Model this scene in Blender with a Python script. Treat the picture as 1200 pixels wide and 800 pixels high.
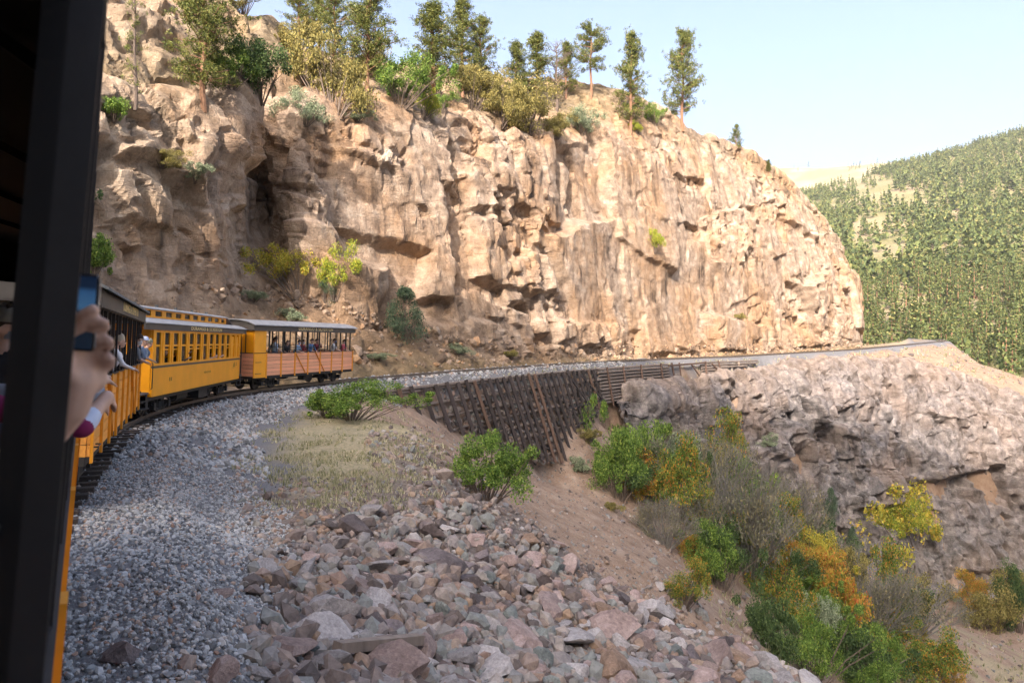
import bpy, math, random
import numpy as np
from mathutils import Matrix, Vector, Quaternion
for _o in list(bpy.data.objects): bpy.data.objects.remove(_o)
SC = bpy.context.scene
COL = SC.collection
CZ = 2.6                     # camera height above the rail
F = 800.0                    # focal length in photo pixels (photo 1200 x 800)

# ------------------------------------------------------------------ camera
cam = bpy.data.cameras.new('camera')
cam.lens = 24.0; cam.sensor_width = 36.0
cam.clip_start = 0.05; cam.clip_end = 9000
cam.dof.use_dof = True; cam.dof.focus_distance = 40.0; cam.dof.aperture_fstop = 4.0
camo = bpy.data.objects.new('camera', cam); COL.objects.link(camo)
camo.location = (0, 0, CZ); camo.rotation_euler = (math.radians(90), 0, 0)
SC.camera = camo

# ------------------------------------------------------------------ sky and sun
SUN_AZ, SUN_EL = math.radians(15), math.radians(31)      # light travels towards +Y, a little to +X
W = bpy.data.worlds.new('World'); SC.world = W; W.use_nodes = True
_n = W.node_tree.nodes; _l = W.node_tree.links
_bg = _n['Background']; _sky = _n.new('ShaderNodeTexSky')
_sky.sky_type = 'NISHITA'; _sky.sun_disc = False
_sky.sun_elevation = SUN_EL; _sky.sun_rotation = math.pi + SUN_AZ
_sky.altitude = 0; _sky.air_density = 1.0; _sky.dust_density = 9.0; _sky.ozone_density = 2.0
_l.new(_sky.outputs[0], _bg.inputs[0]); _bg.inputs[1].default_value = 0.15
_sl = bpy.data.lights.new('sun', 'SUN'); _sl.energy = 2.9; _sl.angle = math.radians(0.42); _sl.color = (1.0, 0.885, 0.77)
_so = bpy.data.objects.new('sun', _sl); COL.objects.link(_so)
SUN_D = Vector((math.sin(SUN_AZ)*math.cos(SUN_EL), math.cos(SUN_AZ)*math.cos(SUN_EL), -math.sin(SUN_EL)))
_so.rotation_euler = SUN_D.to_track_quat('-Z', 'Y').to_euler(); _so.location = (-20, -60, 60)
SC.view_settings.view_transform = 'Standard'; SC.view_settings.look = 'None'
SC.view_settings.exposure = 1.68; SC.view_settings.gamma = 1.0
SC.view_settings.use_curve_mapping = False
SC.view_settings.use_white_balance = True; SC.view_settings.white_balance_temperature = 6450; SC.view_settings.white_balance_tint = 13
SC.render.engine = 'CYCLES'
SC.cycles.use_denoising = True
SC.cycles.max_bounces = 6; SC.cycles.transparent_max_bounces = 6

def P(u, v, d):
    """photo pixel and distance along the view axis -> world point"""
    return np.array([(u-600.0)/F*d, d, CZ+(400.0-v)/F*d])

# ------------------------------------------------------------------ numeric helpers
def hsh(ix, iy, iz, seed):
    h = (ix.astype(np.int64)*374761393 + iy.astype(np.int64)*668265263 + iz.astype(np.int64)*2147483647 + seed*1274126177) & 0xffffffff
    h = ((h ^ (h >> 13)) * 1274126177) & 0xffffffff
    h = ((h ^ (h >> 16)) * 2246822519) & 0xffffffff
    h = h ^ (h >> 15)
    return (h & 0xffffff) / float(0x1000000)

def vnoise(p, seed=0):
    i = np.floor(p).astype(np.int64); f = p - i; f = f*f*(3-2*f)
    out = 0
    for dx in (0, 1):
        for dy in (0, 1):
            for dz in (0, 1):
                w = (f[:, 0] if dx else 1-f[:, 0])*(f[:, 1] if dy else 1-f[:, 1])*(f[:, 2] if dz else 1-f[:, 2])
                out = out + w*hsh(i[:, 0]+dx, i[:, 1]+dy, i[:, 2]+dz, seed)
    return out*2-1

def fbm(p, octv=4, seed=0):
    a, s, t = 1.0, 0.0, 0.0
    for k in range(octv):
        s = s + a*vnoise(p*(2.03**k)+17.3*k, seed+k); t += a; a *= 0.5
    return s/t

def sstep(a, b, x):
    t = np.clip((x-a)/(b-a), 0, 1); return t*t*(3-2*t)

def blocks(p, seed, tilt=0.4, k=10.0, smin=0.45, smax=0.95):
    """fractured rock: the upper envelope of tilted box-shaped blocks, one per cell, with steep but finite flanks"""
    i = np.floor(p).astype(np.int64)
    val = np.full(len(p), -1.2)
    for dx in (-1, 0, 1):
        for dy in (-1, 0, 1):
            for dz in (-1, 0, 1):
                cx, cy, cz = i[:, 0]+dx, i[:, 1]+dy, i[:, 2]+dz
                r = [hsh(cx, cy, cz, seed+q) for q in range(10)]
                ox = p[:, 0]-(cx+r[0]); oy = p[:, 1]-(cy+r[1]); oz = p[:, 2]-(cz+r[2])
                s1 = (r[7]-0.5)*0.7; s2 = (r[8]-0.5)*0.8
                ax = ox+s1*oy+s2*oz; ay = oy-s1*ox; az = oz-s2*ox
                w = smin+(smax-smin)*r[9]
                d = np.maximum(np.maximum(np.abs(ax)/w, np.abs(ay)/w), np.abs(az)/(smin+(smax-smin)*r[6]))
                v = (r[3]*2-1)+tilt*2*((r[4]-0.5)*2*ax+(r[5]-0.5)*2*ay+(r[6]-0.5)*2*az)-k*np.maximum(0, d-1)
                val = np.maximum(val, v)
    return val

# ------------------------------------------------------------------ object helpers
def mesh_np(name, V, Fc, smooth=False):
    me = bpy.data.meshes.new(name)
    V = np.ascontiguousarray(V, dtype=np.float32); Fc = np.ascontiguousarray(Fc, dtype=np.int32)
    k = Fc.shape[1]
    me.vertices.add(len(V)); me.vertices.foreach_set('co', V.ravel())
    me.loops.add(Fc.size); me.loops.foreach_set('vertex_index', Fc.ravel())
    me.polygons.add(len(Fc)); me.polygons.foreach_set('loop_start', np.arange(0, Fc.size, k, dtype=np.int32))
    if smooth: me.polygons.foreach_set('use_smooth', np.ones(len(Fc), dtype=bool))
    me.update(calc_edges=True); me.validate()
    if not smooth: me.shade_flat()
    return me

def grid_faces(nr, nc):
    r = np.arange(nr-1)[:, None]*nc; c = np.arange(nc-1)[None, :]
    a = (r+c).ravel()
    return np.stack([a, a+1, a+1+nc, a+nc], 1)

def attr(me, name, vals):
    a = me.attributes.new(name, 'FLOAT', 'POINT'); a.data.foreach_set('value', np.ascontiguousarray(vals, dtype=np.float32))

def tag(o, label=None, cat=None, group=None, kind=None):
    if label: o['label'] = label
    if cat: o['category'] = cat
    if group: o['group'] = group
    if kind: o['kind'] = kind
    return o

def obj(name, me, mat=None, parent=None):
    o = bpy.data.objects.new(name, me); COL.objects.link(o)
    if mat is not None and me is not None and len(me.materials) == 0: me.materials.append(mat)
    if parent is not None: o.parent = parent
    return o

def empty(name, loc=(0, 0, 0), rz=0.0):
    o = bpy.data.objects.new(name, None); COL.objects.link(o)
    o.location = loc; o.rotation_euler = (0, 0, rz); o.empty_display_size = 0.2
    return o

def copy_tree(o, parent=None):
    c = o.copy(); COL.objects.link(c); c.parent = parent
    for ch in o.children: copy_tree(ch, c)
    return c

class MB:
    """collects boxes, bars, tubes; build() makes ONE mesh object"""
    def __init__(s): s.v = []; s.f = []
    def add(s, vs, fs):
        b = len(s.v); s.v += [tuple(map(float, q)) for q in vs]; s.f += [tuple(b+i for i in q) for q in fs]; return s
    def box(s, c, size, M=None, tap=1.0):
        hx, hy, hz = size[0]/2, size[1]/2, size[2]/2
        vs = [Vector((x*hx*(tap if z > 0 else 1), y*hy*(tap if z > 0 else 1), z*hz)) for z in (-1, 1) for x, y in ((-1, -1), (1, -1), (1, 1), (-1, 1))]
        if M is not None: vs = [M @ q for q in vs]
        vs = [q+Vector(c) for q in vs]
        return s.add(vs, [(3, 2, 1, 0), (4, 5, 6, 7), (0, 1, 5, 4), (1, 2, 6, 5), (2, 3, 7, 6), (3, 0, 4, 7)])
    def bar(s, a, b, w, h=None, up=(0, 0, 1)):
        a, b = Vector(a), Vector(b); h = h or w; d = (b-a).normalized(); up = Vector(up)
        if abs(d.dot(up)) > 0.99: up = Vector((1, 0, 0))
        x = d.cross(up).normalized()*w/2; y = x.cross(d).normalized()*h/2
        vs = [a-x-y, a+x-y, a+x+y, a-x+y, b-x-y, b+x-y, b+x+y, b-x+y]
        return s.add(vs, [(0, 1, 2, 3), (7, 6, 5, 4), (0, 4, 5, 1), (1, 5, 6, 2), (2, 6, 7, 3), (3, 7, 4, 0)])
    def tube(s, pts, rad, n=8, cap=True):
        pts = [Vector(q) for q in pts]; m = len(pts)
        if not hasattr(rad, '__len__'): rad = [rad]*m
        vs = []; prev = None
        for k in range(m):
            d = (pts[min(k+1, m-1)]-pts[max(k-1, 0)]).normalized()
            if prev is None:
                x = d.orthogonal().normalized()
            else:
                x = (prev-d*prev.dot(d)).normalized()
            prev = x; y = d.cross(x)
            for j in range(n):
                a = 2*math.pi*j/n
                vs.append(pts[k]+(x*math.cos(a)+y*math.sin(a))*rad[k])
        fs = [(k*n+j, k*n+(j+1) % n, (k+1)*n+(j+1) % n, (k+1)*n+j) for k in range(m-1) for j in range(n)]
        if cap: fs += [tuple(reversed(range(n))), tuple((m-1)*n+j for j in range(n))]
        return s.add(vs, fs)
    def sheet(s, rows):
        n = len(rows[0]); vs = [q for r in rows for q in r]
        return s.add(vs, [(i*n+j, i*n+j+1, (i+1)*n+j+1, (i+1)*n+j) for i in range(len(rows)-1) for j in range(n-1)])
    def mesh(s, name, smooth=False):
        me = bpy.data.meshes.new(name); me.from_pydata(s.v, [], s.f); me.update()
        if smooth: me.shade_smooth()
        return me
    def build(s, name, mat, parent=None, smooth=False):
        return obj(name, s.mesh(name, smooth), mat, parent)

# ------------------------------------------------------------------ materials
def new_mat(name):
    m = bpy.data.materials.new(name); m.use_nodes = True
    return m, m.node_tree.nodes, m.node_tree.links, m.node_tree.nodes['Principled BSDF']

def ramp(nodes, stops, interp='LINEAR'):
    r = nodes.new('ShaderNodeValToRGB'); r.color_ramp.interpolation = interp
    e = r.color_ramp.elements
    while len(e) > 1: e.remove(e[-1])
    e[0].position = stops[0][0]; e[0].color = (*stops[0][1], 1)
    for p, c in stops[1:]:
        x = e.new(p); x.color = (*c, 1)
    return r

def noise_node(nodes, links, scale, detail=5, rough=0.55, vec=None, mapscale=None):
    t = nodes.new('ShaderNodeTexNoise'); t.inputs['Scale'].default_value = scale
    t.inputs['Detail'].default_value = detail; t.inputs['Roughness'].default_value = rough
    if vec is not None:
        if mapscale:
            mp = nodes.new('ShaderNodeMapping'); mp.inputs['Scale'].default_value = mapscale
            links.new(vec, mp.inputs[0]); vec = mp.outputs[0]
        links.new(vec, t.inputs['Vector'])
    return t

def mixc(nodes, links, fac, a, b, blend='MIX'):
    m = nodes.new('ShaderNodeMix'); m.data_type = 'RGBA'; m.blend_type = blend
    for s, x in ((0, fac), (6, a), (7, b)):
        if isinstance(x, (int, float)): m.inputs[s].default_value = x
        elif isinstance(x, tuple): m.inputs[s].default_value = (*x, 1)
        else: links.new(x, m.inputs[s])
    return m.outputs[2]

def bump(nodes, links, bsdf, h, strength, dist):
    b = nodes.new('ShaderNodeBump'); b.inputs['Strength'].default_value = strength; b.inputs['Distance'].default_value = dist
    links.new(h, b.inputs['Height']); links.new(b.outputs[0], bsdf.inputs['Normal'])

def plain(name, col, rough=0.6, var=0.25, scale=6.0, metal=0.0, bumps=0.0, rnd=0.0, stretch=None):
    """painted or natural surface with worn variation; rnd adds a per-object shift"""
    m, n, l, b = new_mat(name)
    g = n.new('ShaderNodeTexCoord')
    t = noise_node(n, l, scale, 6, 0.65, g.outputs['Object'], stretch)
    r = ramp(n, [(0.25, tuple(c*(1-var) for c in col)), (0.75, tuple(min(1, c*(1+var)) for c in col))])
    l.new(t.outputs[0], r.inputs[0]); out = r.outputs[0]
    if rnd:
        oi = n.new('ShaderNodeObjectInfo'); hs = n.new('ShaderNodeHueSaturation')
        mr = n.new('ShaderNodeMapRange'); mr.inputs[3].default_value = 1-rnd; mr.inputs[4].default_value = 1+rnd
        l.new(oi.outputs['Random'], mr.inputs[0]); l.new(mr.outputs[0], hs.inputs['Value']); l.new(out, hs.inputs['Color']); out = hs.outputs[0]
    l.new(out, b.inputs['Base Color'])
    b.inputs['Roughness'].default_value = rough; b.inputs['Metallic'].default_value = metal
    if bumps: bump(n, l, b, t.outputs[0], bumps, 0.02)
    return m

def island(name, stops, rough=0.8, transl=0.0, byobj=False, spread=None, interp='LINEAR', grain=None):
    """colour picked per loose piece (leaf, stone) or per object"""
    m, n, l, b = new_mat(name)
    if byobj: src = n.new('ShaderNodeObjectInfo').outputs['Random']
    else: src = n.new('ShaderNodeNewGeometry').outputs['Random Per Island']
    r = ramp(n, stops, interp); l.new(src, r.inputs[0]); out = r.outputs[0]
    if grain:
        g = n.new('ShaderNodeTexCoord'); t = noise_node(n, l, grain, 6, 0.7, g.outputs['Object'])
        k = ramp(n, [(0.3, (0.62, 0.62, 0.62)), (0.7, (1.3, 1.28, 1.24))]); l.new(t.outputs[0], k.inputs[0])
        out = mixc(n, l, 1.0, out, k.outputs[0], 'MULTIPLY')
        bump(n, l, b, t.outputs[0], 0.5, 0.03)
    l.new(out, b.inputs['Base Color']); b.inputs['Roughness'].default_value = rough
    b.inputs['Specular IOR Level'].default_value = 0.25
    if transl:
        tr = n.new('ShaderNodeBsdfTranslucent'); l.new(out, tr.inputs[0]); mx = n.new('ShaderNodeMixShader')
        mx.inputs[0].default_value = transl; l.new(b.outputs[0], mx.inputs[1]); l.new(tr.outputs[0], mx.inputs[2])
        l.new(mx.outputs[0], n['Material Output'].inputs[0])
    return m
# ================================================================== THE TRACK'S COURSE
_TH = np.radians([-39.4, -31.9, -24.4, -12.0, 15.0, 24.6, 26.0, 32.0, 44.7, 49.4, 47.7, 44.9, 30.0, 10.0])
_SK = [-1, 12, 26, 38, 50, 62, 76, 100, 140, 180, 220, 260, 290, 320]
TS = np.linspace(0, 320, 3201)
_th = np.interp(TS, _SK, _TH)
_th = np.convolve(np.pad(_th, 40, mode='edge'), np.ones(81)/81, 'valid')
TX = 3.12+np.cumsum(np.sin(_th))*0.1; TY = -6.39+np.cumsum(np.cos(_th))*0.1
_xb, _yb = -np.sin(_th[0]), -np.cos(_th[0])
_m = np.arange(600, 0, -1)*0.1                       # straight run-up behind the camera
TX = np.r_[TX[0]+_xb*_m, TX]; TY = np.r_[TY[0]+_yb*_m, TY]; TH = np.r_[np.full(600, _th[0]), _th]; TS = np.r_[-_m, TS]
TZ = np.interp(TS, [-60, 150, 200, 224, 248, 320], [0, 0, 0.8, 1.5, 2.15, 4.0])
def track(s):
    return tuple(float(np.interp(s, TS, a)) for a in (TX, TY, TZ, TH))
_cx, _cy, _cs, _ct, _cz = TX[::8], TY[::8], TS[::8], TH[::8], TZ[::8]
def tq(x, y):
    """signed distance right of the centre line, arc length, rail height"""
    x = np.atleast_1d(np.asarray(x, float)); y = np.atleast_1d(np.asarray(y, float))
    q = np.empty(len(x)); s = np.empty(len(x)); z = np.empty(len(x))
    for a in range(0, len(x), 20000):
        xx, yy = x[a:a+20000], y[a:a+20000]
        k = np.argmin((xx[:, None]-_cx)**2+(yy[:, None]-_cy)**2, 1)
        dx, dy = xx-_cx[k], yy-_cy[k]
        lat = dx*np.cos(_ct[k])-dy*np.sin(_ct[k]); al = dx*np.sin(_ct[k])+dy*np.cos(_ct[k])
        dist = np.hypot(dx, dy)
        far = dist > 30
        q[a:a+20000] = np.where(far, np.sign(lat)*dist, lat); s[a:a+20000] = _cs[k]+al; z[a:a+20000] = _cz[k]
    return q, s, z

# ================================================================== GROUND
pts = []
def G(u, v, d, dz=0): p = P(u, v, d); pts.append((p[0], p[1], p[2]+dz))
for s in np.arange(-40, 315, 6):
    x, y, z, t = track(s); c, n_ = math.cos(t), -math.sin(t)
    for q, dz in ((-8, -0.3), (-3, -0.45), (0, -0.22), (1.9, -0.3)):
        if q > 0 and 50 < s < 160: continue
        pts.append((x+c*q, y+n_*q, z+dz))
for s in np.arange(10, 44, 5):
    x, y, z, t = track(s); pts.append((x+math.cos(t)*3.4, y-math.sin(t)*3.4, z-0.85))
for s in (165, 180):
    x, y, z, t = track(s); pts.append((x+math.cos(t)*3.6, y-math.sin(t)*3.6, z-0.9))
# plateau with grass, rubble, crest, scree, ravine
for a in [(380, 500, 28.5), (300, 570, 17), (450, 505, 27), (350, 540, 20.5), (470, 500, 30), (500, 520, 26),
          (420, 620, 13.8), (510, 545, 22.8), (620, 610, 18.5), (600, 700, 12.5), (500, 790, 8.6), (540, 620, 15.5),
          (700, 690, 15.5), (700, 790, 11), (850, 760, 14.5), (960, 800, 14), (400, 790, 7.6), (300, 700, 9.4), (250, 620, 12.6),
          (480, 490, 40), (520, 530, 36),
          (560, 590, 24), (640, 700, 21), (720, 790, 22), (860, 850, 21),
          (630, 548, 66), (590, 530, 60), (540, 510, 53), (500, 492, 47), (680, 580, 60), (740, 650, 48), (790, 700, 42), (900, 780, 38),
          (700, 510, 76),  (640, 600, 50), (680, 660, 40),
          (800, 560, 80), (860, 605, 90), (1000, 665, 108), (1050, 700, 98), (1190, 715, 112), (1190, 780, 86), (950, 800, 52), (1050, 900, 58), (1300, 900, 70)]:
    G(*a)
def face_d(u, gap, dmax):
    d = np.arange(40, 260, 0.25); q, s_, z_ = tq((u-600)/F*d, d)
    k = np.where((q < gap) & (d > 40))[0]
    return min(dmax, float(d[k[0]]) if len(k) else dmax)
RC = [(722, 474, 99, 500, 3), (745, 462, 99, 508, 5), (800, 450, 105, 545, 6.5), (860, 438, 113, 590, 8), (920, 432, 121, 630, 10), (1000, 427, 130, 655, 12),
      (1060, 426, 138, 668, 14), (1130, 440, 142, 680, 14), (1200, 464, 144, 705, 14), (1300, 500, 144, 750, 14), (1450, 560, 142, 820, 14), (1700, 660, 140, 900, 14)]
RC = [(u, v, face_d(u, 4.8, d), v2, face_d(u, 4.8, d)-dd) for u, v, d, v2, dd in RC]
for u, v, d, v2, d2 in RC:
    if u > 820: G(u, v, d, -0.3)
    G(u, v2, d2-1, -1.2)
    for f_ in (0.2, 0.4, 0.6, 0.8, 0.95):
        m_ = f_*P(u, v, d)+(1-f_)*P(u, v2, d2); pts.append((m_[0], m_[1]+1.0, m_[2]-(9.0 if u > 790 else 3.5)*(1 if f_ < 0.9 else 0.4)))
_RU = [r[0] for r in RC]; _RD = [r[2] for r in RC]; _RB = [r[4] for r in RC]; _RZT = [P(r[0], r[1], r[2])[2] for r in RC]; _RZB = [P(r[0], r[3], r[4])[2] for r in RC]
for a in [(1070, 410, 195), (1130, 425, 185), (1200, 447, 178), (1300, 480, 170), (1150, 432, 165), (1060, 418, 165), (1000, 414, 150), (1450, 540, 160)]: G(*a)
for a in [(120, 225, -22), (150, 215, -40), (180, 200, -55), (190, 130, -66), (150, 60, -62), (100, 40, -56), (60, 5, -42), (35, 0, -26), (20, -10, -14), (10, 2, -7), (8, -20, -7), (20, -40, -12), (60, -40, -34),
          (-40, 0, 3), (-60, 60, 10), (-30, -40, 5), (-60, -60, 15), (30, 190, 0), (60, 230, 0), (300, 300, -90), (400, 0, -90), (110, 260, -45), (60, 300, -40), (-60, 300, 0), (-100, 100, 10)]:
    pts.append(a)
pts = np.array(pts)
_c2 = 1.5**2
def _phi(x, y): return np.sqrt((x[:, None]-pts[:, 0])**2+(y[:, None]-pts[:, 1])**2+_c2)
_A = _phi(pts[:, 0], pts[:, 1]); _nn = len(pts)
_A = _A - 0.02*np.eye(_nn)
_B = np.c_[np.ones(_nn), pts[:, :2]]
_K = np.block([[_A, _B], [_B.T, np.zeros((3, 3))]])
_w = np.linalg.lstsq(_K, np.r_[pts[:, 2], 0, 0, 0], rcond=None)[0]
def ground_raw(x, y):
    out = np.empty(len(x))
    for a in range(0, len(x), 20000):
        xx, yy = x[a:a+20000], y[a:a+20000]
        out[a:a+20000] = _phi(xx, yy) @ _w[:_nn] + _w[_nn] + _w[_nn+1]*xx + _w[_nn+2]*yy
    return out
def ground(x, y, rough=True):
    x = np.atleast_1d(np.asarray(x, float)); y = np.atleast_1d(np.asarray(y, float))
    z = ground_raw(x, y)
    q, s, tz = tq(x, y)
    aq = np.abs(q-0.0)
    k = 1-sstep(1.9, 3.2, aq)
    z = z*(1-k)+(tz-0.22)*k
    # shelf edge behind the retaining wall
    w = sstep(50, 57, s)*(1-sstep(150, 164, s))
    shelf = tz-0.22-0.75*sstep(1.6, 3.3, q)
    kk = 1-sstep(3.35, 3.9, q)
    z = np.where((q > 0) & (q < 40), z*(1-w*kk)+shelf*w*kk, z)
    cap = tz-1.0-(q-3.4)*0.75
    z = np.where((q > 3.4) & (q < 25) & (s > 57) & (s < 160), np.minimum(z, cap), z)
    # keep the soil behind the rock face of the ravine
    uu = 600+F*x/np.maximum(y, 1.0); m = (uu > 740) & (uu < 1690) & (y > 60) & (y < 160)
    if m.any():
        um, ym = uu[m], y[m]; dt = np.interp(um, _RU, _RD); db = np.interp(um, _RU, _RB); zt = np.interp(um, _RU, _RZT); zb = np.interp(um, _RU, _RZB)
        t = np.clip((ym-db)/(dt-db), 0, 1); ins = (ym > db-1.0) & (ym < dt+1.5)
        z[m] = np.where(ins, np.minimum(z[m], zb+(zt-zb)*t-3.5*sstep(0, 0.15, t)*(1-sstep(0.9, 1.0, t))-1.0), z[m])
        frt = (ym <= db-1.0) & (ym > db-28) & (um > 900)
        z[m] = np.where(frt, np.minimum(z[m], zb+1.0+(db-ym)*0.16), z[m])
    if rough:
        p = np.c_[x, y, np.zeros(len(x))]
        r = fbm(p*0.35, 4, 3)*0.28+fbm(p*1.7, 3, 9)*0.09
        r = r*(1-np.where((q > 0) & (q < 3.5), w, 0))
        z = z + r*(1-k)*np.clip(aq/10, 0.25, 1)
        far = np.hypot(x, y)
        z = z + fbm(p*0.02, 4, 5)*np.clip((far-250)/300, 0, 1)*18
    big = np.hypot(x-60, y-100)
    t = sstep(260, 500, big)
    return z*(1-t)+t*np.clip(z, -110, -60)

def axis(parts):
    o = [parts[0][0]]
    for a, b, st in parts:
        n_ = max(1, int(round((b-a)/st))); o += list(np.linspace(a, b, n_+1)[1:])
    return np.array(o)
gx = axis([(-6000, -1000, 700), (-1000, -200, 80), (-200, -40, 10), (-40, -16, 1.0), (-16, 14, 0.26), (14, 60, 0.6), (60, 140, 1.6), (140, 260, 10), (260, 1000, 80), (1000, 6000, 700)])
gy = axis([(-6000, -1000, 700), (-1000, -200, 80), (-200, -20, 10), (-20, 2, 1.2), (2, 34, 0.26), (34, 110, 0.6), (110, 200, 1.6), (200, 300, 8), (300, 1000, 80), (1000, 6000, 700)])
GX, GY = np.meshgrid(gx, gy)
gz = ground(GX.ravel(), GY.ravel())
V = np.c_[GX.ravel(), GY.ravel(), gz]
me = mesh_np('ground', V, grid_faces(len(gy), len(gx)), True)
qq, ss, _ = tq(V[:, 0], V[:, 1])
pn = np.c_[V[:, 0], V[:, 1], np.zeros(len(V))]
jit = fbm(pn*0.5, 3, 31)
gravel = (1-sstep(3.6, 5.2, np.abs(qq-0.6)+jit*1.4))
gravel = np.where((ss > 55) & (qq > 3.45), 0, gravel)
grass = sstep(3.9, 5.2, qq+jit*1.2)*sstep(15, 18, V[:, 1])*(1-sstep(31, 36, V[:, 1]))*(1-sstep(-4.6, -2.4, V[:, 0]+jit*2))
grass = np.maximum(grass, sstep(20, 26, V[:, 0])*sstep(-0.05, 0.3, jit)*(V[:, 1] < 100)*0.8)
grass = np.maximum(grass, (qq < -2.4)*(qq > -9)*sstep(45, 60, ss)*(0.5+0.4*jit))
heap = sstep(3.0, 5.0, qq)*(1-grass)*(1-gravel)*(1-sstep(22, 26, V[:, 1]))
warm = sstep(60, 80, V[:, 0])*sstep(110, 125, V[:, 1])+0.6*sstep(135, 160, ss)*(np.abs(qq) < 12)
for nm, a in (('gravel', gravel), ('grass', grass), ('heap', heap), ('warm', np.clip(warm, 0, 1))): attr(me, nm, a)

def attr_out(n, nm):
    a = n.new('ShaderNodeAttribute'); a.attribute_name = nm; return a.outputs['Fac']
M_ground, n, l, b = new_mat('ground_soil')
g = n.new('ShaderNodeNewGeometry').outputs['Position']
t1 = noise_node(n, l, 0.6, 8, 0.7, g); t2 = noise_node(n, l, 9.0, 6, 0.75, g); t3 = noise_node(n, l, 45.0, 3, 0.7, g)
soil = ramp(n, [(0.3, (0.20, 0.135, 0.095)), (0.5, (0.30, 0.215, 0.155)), (0.7, (0.38, 0.30, 0.235))]); l.new(t1.outputs[0], soil.inputs[0])
gr = ramp(n, [(0.3, (0.07, 0.075, 0.08)), (0.55, (0.20, 0.20, 0.205)), (0.75, (0.34, 0.33, 0.32))]); l.new(t3.outputs[0], gr.inputs[0])
gs = ramp(n, [(0.32, (0.16, 0.15, 0.075)), (0.5, (0.33, 0.285, 0.18)), (0.68, (0.42, 0.35, 0.24))]); l.new(t2.outputs[0], gs.inputs[0])
hp = ramp(n, [(0.35, (0.10, 0.085, 0.075)), (0.6, (0.22, 0.18, 0.15))]); l.new(t2.outputs[0], hp.inputs[0])
wm = ramp(n, [(0.35, (0.25, 0.16, 0.105)), (0.65, (0.36, 0.265, 0.19))]); l.new(t1.outputs[0], wm.inputs[0])
sp = ramp(n, [(0.35, (0.75, 0.75, 0.75)), (0.65, (1.2, 1.2, 1.2))]); l.new(t2.outputs[0], sp.inputs[0])
c = mixc(n, l, 1.0, soil.outputs[0], sp.outputs[0], 'MULTIPLY')
c = mixc(n, l, attr_out(n, 'warm'), c, wm.outputs[0])
c = mixc(n, l, attr_out(n, 'heap'), c, hp.outputs[0])
c = mixc(n, l, attr_out(n, 'grass'), c, gs.outputs[0])
c = mixc(n, l, attr_out(n, 'gravel'), c, gr.outputs[0])
l.new(c, b.inputs['Base Color']); b.inputs['Roughness'].default_value = 0.95; b.inputs['Specular IOR Level'].default_value = 0.15
bump(n, l, b, t2.outputs[0], 0.7, 0.08)
tag(obj('ground', me, M_ground), kind='structure')

def gz1(x, y): return float(ground([x], [y])[0])
def on_ground(u, v, d0=5, d1=250):
    """point where the ray of a photo pixel meets the ground"""
    d = np.concatenate([np.arange(d0, 40, 0.1), np.arange(40, d1, 0.4)])
    d = d[(d >= d0) & (d <= d1)]
    x = (u-600)/F*d; z = CZ+(400-v)/F*d
    h = ground(x, d)-z
    k = np.argmax(h > 0)
    return np.array([x[k], d[k], z[k]]) if h[k] > 0 else None

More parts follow.
